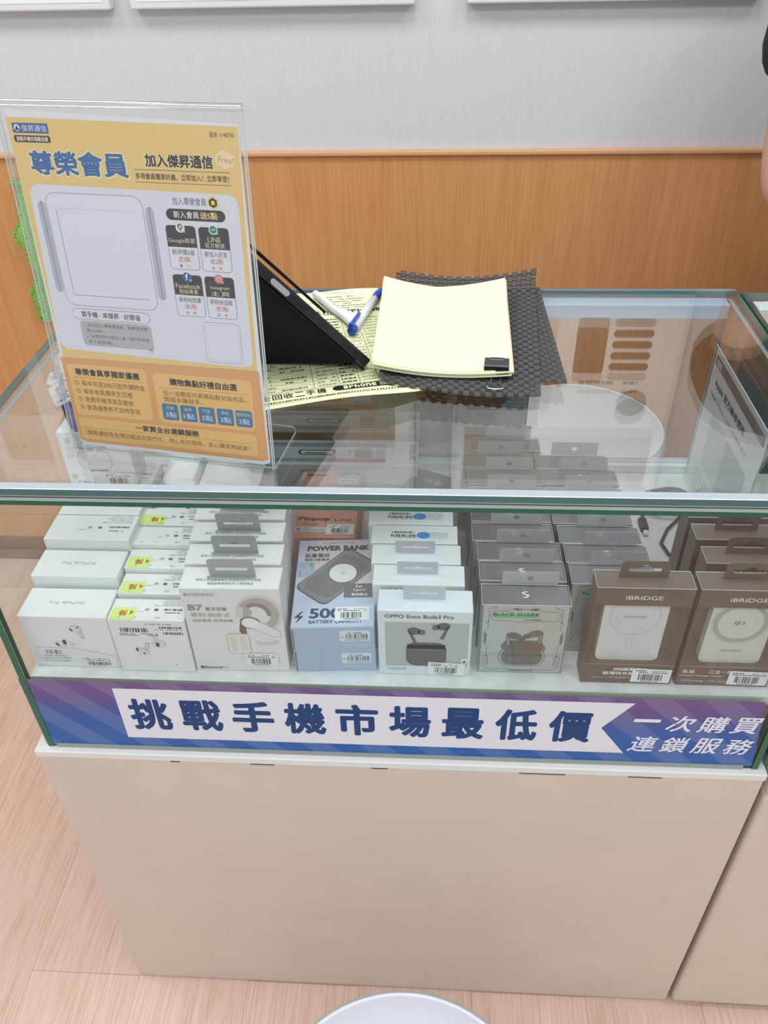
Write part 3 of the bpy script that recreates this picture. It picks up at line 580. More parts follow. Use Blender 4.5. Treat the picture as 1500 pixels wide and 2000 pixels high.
t = thing('grooming_kit_box', 'long white box lying across the back with red and black lettering turned sideways', 'box', (.2230, .3730, Z), .0); b = MB(); w, d, h = .2450, .0640, .054; b.rbox((0, 0, 0), (w, d, h), mat('#dcdde2', .4), .001, 1)
k = top(b, h); k.rect(8, 6, 190, 50, '#a2a7b0', 1); k.rect(8, 15, 190, 30, '#cfd2d8', 2); k.rr(68, 24, 56, 13, 6.5, '#2d2f35', 3); k.rr(71, 26, 50, 9, 4.5, '#e3e5ea', 4); k.rect(78, 28, 30, 2, '#2d2f35', 5); k.rr(138, 14, 46, 32, 2, '#e8e9ec', 3); k.rect(152, 17, 24, 26, '#8f8a86', 4); k.rect(150, 15, 2, 30, '#d9dade', 5); k.rect(140, 20, 9, 20, '#c3c6cb', 4)
k.text('SEALIC', 233, 55, 8, '#3c3a3f', w=44, bold=.02, rot=-PI / 2); k.text('SE', 233, 55, 8, '#b04a4a', w=14, bold=.02, rot=-PI / 2, l=6); k.dash(205, 12, 1.5, 34, 3, '#9da1a8'); k.dash(211, 12, 2.4, 40, 4, '#8a8e95')
k = front(b); k.text('你去我開', 74, 36, 9, '#5a5d64', w=38); b.build('carton', t)
# ---- row E: white boxes with slim hang tabs
GE = 'white earbud boxes in the middle row'
def box_e(kind):
    w, d, h = .1035, .0338, .1025; t = thing('earbud_box', None, 'box', (0, 0, 0), 0, GE); b = MB(); b.rbox((0, 0, 0), (w, d, h), mat('#dfe4ea', .45), .0012, 2)
    if kind == 0:
        k = front(b); k.text('OPPO Enco Buds3 Pro', 8, 91.5, 5.4, '#3f4449', w=75, bold=.012); k.rect(8, 15, 92, 70, '#b4b8bc', 1); k.text('oppo', 10, 6.5, 5, '#a2a6aa', w=21, bold=-.004)
        k.rr(31, 16, 45, 38, 11, '#46423f', 2); k.rr(32, 17, 43, 36, 10, '#5a5552', 3); k.rect(32, 41, 43, .8, '#79736f', 4); k.rr(32, 41.8, 43, 11.2, 9, '#645f5c', 4)
        def bud(cx, cy, f, c='#57524f'):
            k.ell(cx, cy, 7.5, 5.6, c, 5, rot=-.2 * f); k.ell(cx + 8 * f, cy - 1.5, 4, 4, c, 5); k.ell(cx + 9.5 * f, cy - 1.8, 3, 4, '#6b6562', 6); k.poly([(cx - 7 * f, cy + 1), (cx - 2.5 * f, cy - 3.5), (cx + 4 * f, cy - 20), (cx - .5 * f, cy - 20)], c, 5)
        bud(40, 72, 1); bud(72, 80, -1)
        k.rr(93, 21, 6.5, 8, .6, '#e6e9ec', 3); k.poly([(94, 22.5), (99, 22.5), (96.5, 26.5)], '#44484d', 4)
    else:
        k = topinv(b, w, d, h); k.bars(52, 12, 28, 4, 4, l=2); k.bars(48, 18, 32, 4.4, 6, l=2); k.dash(50, 23, 28, 1.2, 3, '#6b6f75', 2); k.ell(41, 19, 8, 6, '#2f86cf', 4)
        for i in range(5): k.dash(12, 14 + i * 2.4, 26, .8, i, '#94989e', 2)
    b.build('carton', t)
    if kind == 0:
        s = MB(); kk = Ink(s, (0, -.0003, 0), (1, 0, 0), (0, 0, 1)); kk.sticker(55, 3.5, 42, 20, 51, -.05); s.build('price_sticker', t)
        h_ = slab_tab(46, 20, .0006, (23, 9.5, 14, 1.6), mat('#c5c8cf', .5), .1, 1.0, 'euro'); o = h_.build('hang_tab', t, (.0275, .0185, h)); tag(o, 'pale grey card hang tab with a euro slot')
    return t
e0 = box_e(0); EL = ['white box at front of the middle row, black earbuds and case pictured', 'second white hang-tab box behind the black earbud picture box', 'third white hang-tab box behind the black earbud picture box', 'white box with blue dot and barcode behind the hang-tab boxes', 'last white box with blue dot in the middle row, cut by the glass edge']
e1 = box_e(1)
for i, (x, y) in enumerate(((.4312, .0300), (.4232, .0705), (.4195, .1065), (.4165, .1425), (.4115, .1785))):
    o = (e0 if i == 0 else dup(e0, (0, 0, 0))) if i < 3 else (e1 if i == 3 else dup(e1, (0, 0, 0))); o.location = (x, y, Z); o['label'] = EL[i]
# ---- rows F, G: dark boxes with silver fronts in clear sleeves, clear hang tabs
GF = 'dark grey boxes with silver fronts and clear hang tabs'
DG = mat('#70737b', .4)
def box_f(simple=False):
    w, d, h = .0950, .0325, .1075; t = thing('earbud_box', None, 'box', (0, 0, 0), 0, GF); b = MB(); b.rbox((.0008, .0008, 0), (w - .0008, d - .0008, h - .0006), DG, .0006, 1)
    k = front(b, -.0008); k.rect(1.5, 1, 92, 105, mat('#b9bdbd', .28, .5, .25), 1)
    C1 = '#4b4e52'; ln = lambda p, t_=.5, c=C1, l=3: k.line(p, t_, c, l)
    for f in (1, -1):
        X = lambda x: 47.5 + f * (x - 47.5)
        ln([(X(13), 98), (X(10), 95), (X(10), 88), (X(13), 84), (X(36), 83)]); ln([(X(13), 98), (X(30), 98), (X(33), 101), (X(47.5), 101)]); ln([(X(36), 83), (X(40), 81.5), (X(47.5), 81.5)])
        ln([(X(8), 101), (X(8), 83), (X(5), 78)]); ln([(X(8), 101), (X(14), 103.5)]); k.ring(X(15), 103.2, 1.7, .5, C1, 3, 14); k.ell(X(8), 82.5, 1, 1, C1, 4, 10)
        ln([(X(8), 82), (X(8), 70), (X(4), 66), (X(4), 48), (X(8), 44), (X(8), 28)]); k.poly([(X(4.8), 49), (X(7), 47), (X(7), 63), (X(4.8), 65)] if f > 0 else [(X(4.8), 65), (X(7), 63), (X(7), 47), (X(4.8), 49)], '#5c6064', 3); k.ell(X(8), 28, 1.1, 1.1, C1, 4, 10)
        ln([(X(5), 26), (X(7), 23), (X(7), 8), (X(11), 5), (X(20), 4.5), (X(27), 6.5), (X(36), 4)]); ln([(X(4.4), 28), (X(4.4), 8)])
        for i in range(6): k.poly([(X(9), 12 + i * 2.6), (X(10.6), 12.6 + i * 2.6), (X(10.6), 13.9 + i * 2.6), (X(9), 13.2 + i * 2.6)][::f], '#303236', 3)
        k.poly([(X(33), 102.5), (X(39), 102.5), (X(41), 99.5), (X(36), 99.5)][::-f], '#45484c', 4); k.poly([(X(40.5), 102.5), (X(41.7), 102.5), (X(43.6), 99.5), (X(42.3), 99.5)][::-f], '#303236', 4)
    for i in range(9): k.rect(43.4 + i * .95, 100.6, .5, .9, '#55585c', 4)
    k.rect(34, 3, 28, 1.6, '#4e5d6a', 3); k.poly([(46, 85.5), (64, 86), (66, 85), (48, 84.6)], '#303236', 4)
    k.poly([(12.5, 88), (59, 88), (62, 93), (12.5, 93)], '#4cc07d', 3); k.text('BLACK SHARK', 12.5, 91, 4.6, '#26282c', w=50, bold=.012, l=5)
    k.rect(68, 90, 4, 6, '#c8c0b4', 3); k.text('B', 80, 91, 4.2, '#cfa98d', l=4)
    # case and earbuds picture
    k.rr(22, 11, 52, 31, 13, '#6d6c70', 3); k.rr(23.2, 12.2, 49.6, 28, 12, '#bfc3c5', 4); k.rr(25, 13, 46, 27, 11, '#68645f', 5); k.rr(26, 36, 44, 17, 6, '#5b5750', 6); k.rr(24, 38, 9, 10, 4, '#625f5b', 5); k.rr(64, 36, 9.5, 10, 4, '#7b7160', 5)
    def bud(cx, f, c, cy):
        k.ell(cx, cy, 8, 5, c, 8, rot=-.35 * f); k.ell(cx + 8 * f, cy - 4, 4.4, 3.6, '#54525a', 9); k.poly([(cx - 9 * f, cy + 4), (cx - 4 * f, cy + 4), (cx - 4 * f, cy - 16), (cx - 9 * f, cy - 16)][::-f], c, 8); k.rr(cx - 8 if f > 0 else cx + 4.6, cy - 15, 3.4, 13, 1.6, '#8d867c', 9)
    bud(38, 1, '#5c5a5e', 60); bud(60, -1, '#6f675d', 64); k.dash(38, 26, 16, .8, 3, '#85817c', 7)
    k = top(b, h - .0006); k.poly([(43, 19), (46, 22), (51, 22), (49, 20.4), (46.5, 20.4), (45.6, 19.2), (52, 16.5), (49.6, 13), (46.6, 11.6), (43, 13.2), (47.6, 13.6), (48.8, 15.4)], '#e4e6ea', 3)
    b.build('carton', t)
    s = MB(); s.box((0, 0, 0), (w, d, h), G_WRAP); o = s.build('clear_sleeve', t)
    e = MB()
    for y in (0, d): e.tube([(0, y, h), (w, y, h)], .0004, mat('#d9dade', .2), 6)
    for x in (0, w): e.tube([(x, 0, h), (x, d, h)], .00035, mat('#c4c6ca', .2), 6)
    for x in (0, w): e.tube([(x, 0, 0), (x, 0, h)], .0003, mat('#a4a6aa', .2), 6)
    e.build('sleeve_fold', o)
    h_ = slab_tab(61, 21, .0004, (30.5, 10.5, 3.6, 0), G_TAB, .05, 2.0, 'round'); o = h_.build('hang_tab', t, (.0225, d - .0008, h)); tag(o, 'clear plastic hang tab with a round hole')
    return t
f0 = box_f()
FP = [(.5442, .0370), (.5430, .0750), (.5420, .1095), (.5370, .1440), (.5370, .1800), (.5360, .2180), (.5355, .2570), (.5265, .2940), (.5395, .3330)]
FL = ['front dark box with silver earbud picture and green stripe, right of the white boxes', 'second dark box behind the silver earbud picture, clear tab on top', 'third dark box from the glass in left dark row', 'fourth dark box from the glass in left dark row', 'fifth dark box from the glass in left dark row, at the glass edge', 'sixth dark box of left dark row, hidden behind the glass edge', 'seventh dark box of left dark row, nearest under the top glass', 'eighth dark box of left dark row, seen through the top glass', 'rearmost dark box of left dark row under the clip']
for i, (x, y) in enumerate(FP):
    o = f0 if i == 0 else dup(f0, (0, 0, 0)); o.location = (x, y, Z); o['label'] = FL[i]
GP_ = [(.6440, .0730), (.6420, .1080), (.6385, .1420), (.6345, .1785), (.6330, .2180), (.6315, .2590), (.6220 + .0025, .2935)]
GL = ['front dark box of the right dark row, half hidden by brown charger box', 'second dark box of right dark row, clear tab above the brown box', 'third dark box of right dark row behind the brown charger box', 'fourth dark box of right dark row at the glass edge', 'fifth dark box of right dark row behind the glass edge', 'sixth dark box of right dark row, nearest under top glass', 'rearmost dark box of right dark row beside bare white shelf']
for i, (x, y) in enumerate(GP_):
    o = dup(f0, (x, y, Z), 0, GL[i])
# ---- rows H, I: brown window boxes
GH = 'brown window boxes with charger inside'
BR = mat('#66574f', .45); BRD = mat('#5a4b44', .5)
def box_h(kind, w=.1000):
    d, h, zf, zh = .0270, .1465, .0310, .1215; t = thing('charger_box', None, 'box', (0, 0, 0), 0, GH); W = w * 1e3
    b = MB(); th = .0009
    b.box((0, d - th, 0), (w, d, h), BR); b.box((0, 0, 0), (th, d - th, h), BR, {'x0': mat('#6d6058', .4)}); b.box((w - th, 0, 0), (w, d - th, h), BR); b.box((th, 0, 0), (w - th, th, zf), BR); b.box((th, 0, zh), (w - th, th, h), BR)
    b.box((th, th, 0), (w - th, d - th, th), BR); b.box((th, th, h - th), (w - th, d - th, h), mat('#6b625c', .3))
    b.box((th, th, zf - th), (w - th, d - .004, zf), BRD)
    k = front(b); k.text('iBRIDGE', W * .5, zh * 1e3 + 9, 5.6, '#e4e0dc', w=38, al='c', bold=.01)
    if kind == 0:
        k.text('SSB固態電池', 34, 21, 5.4, '#ece9e6', w=38, bold=.03); k.text('極薄快充無線', 23, 14, 5.6, '#ece9e6', w=42, bold=.02); k.text('| Type-C | LED電量顯示 |', 10, 8, 3.4, '#cfc9c5', w=47)
    else:
        k.text('急速', 4, 20, 6, '#d9d5d2', w=14, bold=.02); k.text('Qi2', 19, 20, 6, '#c9433f', w=13, bold=.02); k.text('三合一無線', 33, 20, 6, '#d9d5d2', w=34, bold=.02); k.text('Foldable Wireless Charger', 3, 14, 4, '#d4d0cc', w=48, bold=.015)
        for x, s_ in ((4, '15W Fast charge'), (35, 'For phones'), (66, 'For Magnetic')): k.rring(x, 5, 29, 6, 2.5, .4, '#b9b3ae', '#66574f', 1); k.text(s_, x + 14.5, 6.4, 2.8, '#dedad6', w=24, al='c', bold=.02)
    k = Ink(b, (0, d, 0), (0, -1, 0), (0, 0, 1)); k.text('iBRIDGE', 20, 128, 3, '#a2958d', rot=-PI / 2); k.line([(9, 50), (9, 95), (12, 100)], .5, '#9a8d85'); k.ring(13, 118, 2.2, .5, '#a2958d', 3, 14)
    # charger standing in the window
    c = MB(); cw = .068 if kind == 0 else .066
    pts = []; hh = .093
    for cx, cy, a in ((cw - .007, .007, -90), (cw - .007, hh - .007, 0), (.007, hh - .007, 90), (.007, .007, 180)): pts += [(cx + .007 * math.cos(math.radians(a + 15 * i)), cy + .007 * math.sin(math.radians(a + 15 * i))) for i in range(7)]
    cm = mat('#dfe0e3', .35) if kind == 0 else mat('#d5dcd6', .35)
    x0 = (.013 if kind == 0 else .020) * w / .1; c.prism(pts, (x0, .0065, zf + .0003), (1, 0, 0), (0, 0, 1), .010, cm)
    k = Ink(c, (x0, .0065, zf), (1, 0, 0), (0, 0, 1)); mx = cw * 500
    if kind == 0:
        k.ring(mx, 68, 27, .5, '#b9bbc0', 1); k.ring(mx, 68, 19, .4, '#cfd1d4', 1); k.text('iBRIDGE', mx, 66.4, 3.4, '#b3b5ba', w=25, al='c', bold=.01); k.rring(mx - 4, 20, 7, 17, 2.5, .35, '#b9bbc0', '#dfe0e3', 1)
        for i in range(4): k.dash(7, 5 + i * 2.6, 24, .8, i, '#c9cbd0', 1); k.dash(38, 5 + i * 2.6, 22, .8, i + 9, '#c9cbd0', 1)
    else:
        k.ring(mx, 62, 29, 5.2, '#a9aead', 1); k.ring(mx, 62, 31, .5, '#b9beba', 1); k.text('qi', mx - 1, 58.5, 8, '#4a4d4f', al='r', bold=.005); k.text('2', mx + .4, 60.6, 4, '#4a4d4f', w=4.6); k.text('iBRIDGE', mx, 18, 3.4, '#a8aeab', w=22, al='c', bold=.01)
    o = c.build('wireless_charger', t); tag(o, 'white wireless charger behind the box window')
    s = MB(); s.box((th * 1.2, .0003, zf), (w - th * 1.2, .0006, zh), G_WRAP); s.build('clear_window', t)
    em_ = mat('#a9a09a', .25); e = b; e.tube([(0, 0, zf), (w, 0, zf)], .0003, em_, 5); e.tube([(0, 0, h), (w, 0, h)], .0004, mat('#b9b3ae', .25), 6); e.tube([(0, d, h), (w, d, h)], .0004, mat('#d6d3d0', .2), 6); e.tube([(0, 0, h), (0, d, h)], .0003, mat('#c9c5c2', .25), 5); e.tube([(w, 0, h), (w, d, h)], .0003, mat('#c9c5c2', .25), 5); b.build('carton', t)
    h_ = slab_tab(50 * w / .1, 24, .0006, (25 * w / .1, 11, 14, 3.0), mat('#685a51', .45), .08, 6, 'euro'); h_.build('hang_tab', t, (.0245 * w / .1, .0165, h))
    s = MB(); kk = Ink(s, (0, -.0003, 0), (1, 0, 0), (0, 0, 1)); kk.sticker(55 * w / .1, 4, 43 * w / .1, 22, 60 + kind, -.02); s.build('price_sticker', t)
    return t
h0 = box_h(0); h0.location = (.6592, .0260, Z); h0['label'] = 'brown window box with white charger at front, large hang tab on top'
h1 = box_h(1, .1010); h1.location = (.7645, .0260, Z); h1['label'] = 'brown window box at front right corner, charger with grey ring inside'
h2 = box_h(1, .0920)
for i, (x, y, lb) in enumerate(((.7795, .0670, 'brown window box right behind the grey ring charger box'), (.7785, .1060, 'third brown window box from the glass at right end'), (.7790, .1450, 'rearmost brown window box at right end, under the glass edge'))):
    o = h2 if i == 0 else dup(h2, (0, 0, 0)); o.location = (x, y, Z); o['label'] = lb
# ---- loose cable and the upright price card at the right end of the case
m = MB(); R = random.Random(8); CB = mat('#3d3c41', .35)
pts = []
for i in range(90):
    a = i * .30; r = .026 + .006 * math.sin(i * .7); pts.append((.828 + r * math.cos(a) * 1.15, .372 + r * math.sin(a) * .8 - .0004 * i, ZS + .0045 + .0007 * i * .25 + .004 * math.sin(i * .21) ** 2))
m.tube(pts, .0022, CB, 8)
m.tube([pts[0], (.845, .335, ZS + .004), (.815, .300, ZS + .004), (.800, .270, ZS + .004), (.806, .245, ZS + .004)], .0022, CB, 8)
m.tube([pts[-1], (.800, .352, ZS + .022), (.788, .332, ZS + .012), (.783, .318, ZS + .006)], .0022, CB, 8)
o = m.build('cable'); tag(o, 'dark coiled charging cable lying on bare white shelf beside the price card', 'cable')
m = MB(); m.rbox((.778, .296, ZS + .0006), (.789, .320, ZS + .009), CB, .002, 2); m.box((.7805, .287, ZS + .0025), (.7865, .296, ZS + .0065), CHROME); m.build('plug', o)
t = thing('price_card', 'upright white repair price card in clear holder at right end of the case', 'sign', (.868, .314, Z))
def puts(o): o.location = (-.868, -.314, -Z); return o
m = MB(); m.box((.8676, .205, Z + .0006), (.8680, .423, Z + .2195), mat('#dfe5ea', .5), {'x1': mat('#8e9093')})
k = Ink(m, (.8676, .423, Z), (0, -1, 0), (0, 0, 1)); k.rect(6, 197, 206, 14, '#77716c', 1); k.rr(12, 199, 20, 9, 1, '#c9c5c0', 2); k.rring(178, 198.5, 26, 10, 1, .6, '#d6d4d0', '#77716c', 2); k.text('Apple 官方維修價格', 22, 172, 13, '#33383e', w=132, bold=.02); k.text('Apple Watch / AirPods 維修顯示', 14, 156, 7.5, '#55636f', w=162); k.rect(40, 62, 150, 80, '#c5cfd6', 1); k.rect(110, 62, 80, 80, '#93a3b0', 2)
for i in range(4): k.dash(20, 20 + i * 9, 130, 2.2, i, '#9aa5ae')
puts(m.build('card', t))
m = MB(); m.box((.8650, .203, Z + .0006), (.8662, .425, Z + .2225), glass('clear_card_sleeve', (.985, .99, .99, 1), ior=1.16), {'z1': mat('#e4e9ec', .2), 'y0': mat('#c5ced3', .2), 'y1': mat('#c5ced3', .2)}); puts(m.build('acrylic_holder', t))
# ================================================================== THINGS ON AND AROUND THE SHOWCASE
ZT = HT + .0003
# ---- membership sign in an acrylic L-stand
SO = Vector((.1362, .0614, ZT + .0006)); SU = Vector((.2027, -.0334, .0012)).normalized(); SV0 = Vector((.0092, .0275, .3067)); SN = SU.cross(SV0).normalized(); SVv = SN.cross(SU)
t = thing('sign_holder', 'clear acrylic sign stand with yellow and orange membership sheet standing on the showcase', 'sign', SO)
def putS(o): o.location = -SO; return o
def S(x, y, n=0): return SO + SU * (x * .001) + SVv * (y * .001) + SN * (n * .001)
def sbox(x0, x1, y0, y1, n0, n1, m, mb, faces=None):
    vs = [S(x, y, n) for n in (n0, n1) for (x, y) in ((x0, y0), (x1, y0), (x1, y1), (x0, y1))]
    mb.add(vs, [(0, 3, 2, 1), (4, 5, 6, 7), (0, 1, 5, 4), (1, 2, 6, 5), (2, 3, 7, 6), (3, 0, 4, 7)], m)
AE = mat('#cfdcd3', .12, .6)
m = MB(); sbox(0, 205.5, 0, 308, 1.6, 3.0, G_SHEET, m); putS(m.build('front_sheet', t))
m = MB(); sbox(0, 205.5, 0, 308, -3.0, -1.4, G_SHEET, m); putS(m.build('back_sheet', t))
m = MB()
m.tube([S(-.3, 308.4, 0), S(205.8, 308.4, 0)], .0031, glass('acrylic_fold', (.93, .96, .94, 1), extra=.08), 12)
for n in (1.6, 3.0, -1.4, -3.0):
    for x in (0, 205.5): m.tube([S(x, 0, n), S(x, 307, n)], .0003, AE, 5)
m.tube([S(0, 311.2, 0), S(205.5, 311.2, 0)], .0005, mat('#aeb7b2', .15), 6)
putS(m.build('top_fold', t))
m = MB()
b0, b1 = S(0, 0, -3), S(205.5, 0, -3); bk = Vector((SN.x, SN.y, 0)).normalized() * -.074
V_ = -bk.normalized(); n = 8; r = .010; wv = (b1 - b0).normalized(); Wd = (b1 - b0).length; out = [(0, 0), (Wd, 0)]
out += [(Wd - r + r * math.cos(a), .074 - r + r * math.sin(a)) for a in [PI / 2 * i / n for i in range(n + 1)]] + [(r + r * math.cos(a), .074 - r + r * math.sin(a)) for a in [PI / 2 + PI / 2 * i / n for i in range(n + 1)]]
bU = Vector((wv.x, wv.y, 0)).normalized(); bV = bk.normalized(); org = Vector((b0.x, b0.y, ZT + .0021))
m.prism(out, org, bU, bV, .0018, G_SHEET, AE); putS(m.build('foot', t))
m = MB()      # the printed sheet
pp = [(6.5, 303.5), (6, 10), (14, 6), (196, 4), (202.5, 7), (201.5, 297)]
m.add([S(x, y, 0) for x, y in pp] + [S(x, y, -.25) for x, y in pp], [tuple(range(6)), tuple(range(11, 5, -1))], mat('#e9ebf1', .5))
k = Ink(m, SO, SU, SVv, step=4e-5, base=5e-5)
YEL, ORG, BOX, INKB, TB = '#eccb84', '#e2a76c', '#eec078', '#3f372f', '#2f2c2e'
k.poly([(6.2, 298), (8.8, 96), (198, 98), (200.8, 295)], YEL, 1)
k.poly([(6, 96.3), (6.3, 11), (14, 9), (194, 7.5), (200.8, 10), (199.5, 98.4)], ORG, 1)
k.rect(10.4, 286.4, 31.5, 7.4, '#3a62a0', 2); k.ell(14.4, 290.2, 2.6, 2.6, '#e6ebf4', 3); k.poly([(12.3, 288.4), (16.6, 288.4), (14.4, 292)], '#20355e', 4); k.text('傑昇通信', 18.5, 287.6, 5, '#e8edf5', w=22, l=4)
k.rr(10, 279.6, 32, 5.2, 1.4, '#3a322c', 2); k.text('挑戰手機市場最低價', 12, 280.4, 3.6, '#efe3cd', w=28, bold=.02, l=4)
k.text('版本 1140730', 177.5, 287.2, 4, '#5b4a34', w=20)
k.text('尊榮會員', 18, 254, 21, '#f2e7b5', w=89, bold=.07, l=2, res=4); k.text('尊榮會員', 19.5, 255.4, 18.6, '#3b6aa8', w=86, bold=.030, l=4, res=4)
k.text('加入傑昇通信', 120, 263.6, 11.2, '#f3e3b4', w=59, bold=.06, l=2); k.text('加入傑昇通信', 121, 264.4, 9.8, TB, w=57, bold=.03, l=4)
k.line([(110.5, 262.2), (191, 262.2)], .5, '#8a6a3c', 2); k.line([(110.5, 252.8), (191, 252.8)], .5, '#8a6a3c', 2)
k.text('多項會員獨享好處，立即加入！立即享受！', 111, 255, 4.8, '#4a3a2a', w=79, bold=.012)
k.poly([(180, 275), (188, 278.5), (196, 274), (195, 267), (187, 265), (182, 268), (180.5, 266)], '#f3dfb2', 2); k.text('Free!', 182.5, 270, 4.6, '#d6906a', w=12, l=4, rot=-.12)
k.poly([(21, 248), (188, 246), (193, 244), (195.5, 238), (195, 108), (192, 102.5), (184, 101), (14, 105), (9.5, 110), (8.6, 118), (13, 240), (16, 246)], '#e2e4ec', 2)
k.rr(17.5, 158, 7.5, 77, 4, '#b9bbc3', 3); k.rr(114.5, 157, 7.5, 77, 4, '#b9bbc3', 3)
k.rring(25.5, 147, 87.5, 95, 9, .5, '#9a9ca6', '#e4e6ee', 4)
k.line([(34, 229.5), (106, 229.5)], .35, '#c9cbd3', 6); k.line([(105.7, 156.5), (34, 156.5), (34, 228)], .5, '#8d8f98', 6)     # empty card: the code on it is left out
k.text('加入尊榮會員', 139.5, 236.6, 6, '#55555c', w=29); k.ell(174.3, 239.3, 5, 5, '#efd776', 3); k.poly([(174.3 + 3.9 * math.cos(PI / 6 + i * PI / 3), 239.3 + 3.9 * math.sin(PI / 6 + i * PI / 3)) for i in range(6)], '#3a2e22', 4); k.rect(172.8, 237.7, 3, 3.2, '#f0dd92', 5)
k.rr(132.5, 224.6, 51, 9, 4.5, '#3a3839', 3); k.text('新入會員', 139, 226.4, 5.6, '#eceae4', w=22, bold=.01, l=5); k.text('送5點', 162, 226.4, 5.6, '#ecd98e', w=15, bold=.02, l=5)
def card(x, y, t1, t2, t3, icon, star):
    k.rr(x, y, 26.2, 36, 3, '#6d6c72', 3); k.rr(x + .4, y + .4, 25.4, 35.2, 2.7, '#e4e6ee', 4); k.rr(x + .2, y + 18.6, 25.8, 17.2, 2.8, '#3f3a3c', 5); k.rect(x + .2, y + 18.6, 25.8, 4, '#3f3a3c', 6)
    if t2: k.text(t1, x + 13.1, y + 24.4, 4, '#ead9ba', al='c', l=8); k.text(t2, x + 13.1, y + 19.6, 4.2, '#ead9ba', al='c', l=8, w=17)
    else: k.text(t1, x + 13.1, y + 21.4, 4.8, '#ead9ba', al='c', l=8, w=23.5)
    k.text(t3, x + 13.1, y + 12.2, 4.6, '#4f4f57', al='c', l=6, w=20); k.text('送2點', x + 13.1, y + 6.6, 4.4, '#c9504f', al='c', l=6, w=11)
    def st(cx, cy, R_, c, l): k.poly([(cx + (R_ if i % 2 == 0 else R_ * .5) * math.cos(PI / 2 + i * PI / 5), cy + (R_ if i % 2 == 0 else R_ * .5) * math.sin(PI / 2 + i * PI / 5)) for i in range(10)], c, l)
    def heart(cx, cy, q, c, l): k.poly([(cx + q * .09 * 16 * math.sin(a) ** 3, cy + q * .09 * (13 * math.cos(a) - 5 * math.cos(2 * a) - 2 * math.cos(3 * a) - math.cos(4 * a))) for a in [2 * PI * i / 24 for i in range(24)]][::-1], c, l)
    st(x + 9.6, y + 3.2, 1.7, '#2f66b4', 6); 
    if star: st(x + 9.6, y + 3.2, 1.0, '#e4e6ee', 7)
    heart(x + 16, y + 3.2, 1, '#e29a52', 6)
    if not star: heart(x + 16, y + 3.2, .7, '#e4e6ee', 7)
    cx, cy = x + 13.1, y + 34.2; k.ell(cx, cy, 3.9, 3.9, '#eceef4', 8)
    if icon == 'map': k.poly([(cx, cy - 3.3), (cx + 2.1, cy + .4), (cx + 2.3, cy + 1.6), (cx - 2.3, cy + 1.6), (cx - 2.1, cy + .4)], '#3f8f57', 9); k.ell(cx, cy + 1, 2.4, 2.4, '#c98a3a', 10); k.poly([(cx - 2.3, cy + 1.6), (cx, cy + 3.4), (cx + .6, cy + 3.3), (cx - 1.6, cy - .2)], '#35507e', 11); k.ell(cx, cy + 1, .9, .9, '#eceef4', 12)
    if icon == 'chat': k.ell(cx, cy + .2, 3.2, 3, '#2f8a68', 9); k.poly([(cx - 1, cy - 2.4), (cx + 1.4, cy - 2.2), (cx + .1, cy - 3.6)], '#2f8a68', 10); k.text('LINE', cx, cy - .4, 1.4, '#e8f2ec', al='c', l=11, bold=.02)
    if icon == 'f': k.ell(cx, cy, 3.8, 3.8, '#2f56a0', 9); k.text('f', cx, cy - 2.6, 5.6, '#eceef4', al='c', l=11, bold=.03)
    if icon == 'cam': k.ell(cx, cy, 3.8, 3.8, '#d06a6e', 9); k.rring(cx - 2.2, cy - 2.2, 4.4, 4.4, 1.2, .5, '#f2e3e0', '#d06a6e', 10); k.ring(cx, cy, 1.2, .45, '#f2e3e0', 12, 16); k.ell(cx + 1.3, cy + 1.3, .3, .3, '#f2e3e0', 13, 8)
    k.ell(cx + 3.2, cy - 2.6, .95, .95, '#e8ecf4', 14, 12); k.ell(cx + 3.2, cy - 2.6, .5, .5, '#35507e', 15, 10)
card(130.2, 184.6, 'Google商家', None, '新評價5星', 'map', False); card(158.7, 184.2, 'LINE', '官方帳號', '新加入好友', 'chat', True)
card(130.2, 144.4, 'Facebook', '粉絲專業', '新粉絲按讚', 'f', True); card(158.7, 144.2, 'Instagram', '主頁', '新粉絲追蹤', 'cam', True)
k.rring(28, 134.5, 75, 10, 5, .4, '#6d6c72', '#e4e6ee', 3); k.poly([(28.6, 141), (28.6, 137.6), (25, 139.8)], '#e4e6ee', 5); k.text('買手機 · 來傑昇 · 好節省', 37, 136.6, 5.6, '#3a3a40', w=57, bold=.01, l=6)
k.rr(33.5, 110, 69, 23.5, 4, '#b9bac0', 3); k.poly([(96, 111), (102, 111), (100, 106.5)], '#b9bac0', 3)
for i, s_ in enumerate(('1. 成功加入尊榮會員後，點數會自動', '匯入APP。', '2. 全傑昇門市僅加入第一間門市時享', '新入會員5點。')): k.text(s_, 38 + (1 if i % 2 else 0), 127.8 - i * 5.2, 3.5, '#5a5a60', w=(61, 17, 61, 24)[i])
k.rring(152, 103.6, 34, 36.8, 4, .45, '#a5a6ae', '#e4e6ee', 3); k.rring(154.5, 106, 29.5, 32, 1, .3, '#b9bac2', '#e4e6ee', 5)
def pan(pts, l=2): k.poly(pts, BOX, l)
k.rr(10.5, 39, 79, 51.5, 4, '#efc983', 2); k.rr(11.2, 39.7, 77.6, 50.1, 3.6, BOX, 3); k.rr(96, 38.8, 94.8, 49.6, 4, '#efc983', 2); k.rr(96.7, 39.5, 93.4, 48.2, 3.6, BOX, 3); k.rr(10.8, 12.6, 180, 22, 4, '#efc983', 2); k.rr(11.5, 13.3, 178.6, 20.6, 3.6, BOX, 3)
k.text('尊榮會員享獨家優惠', 17.6, 79.6, 7, TB, w=65, bold=.03); k.line([(15, 77.4), (86.5, 77.4)], .35, '#a5813f', 4)
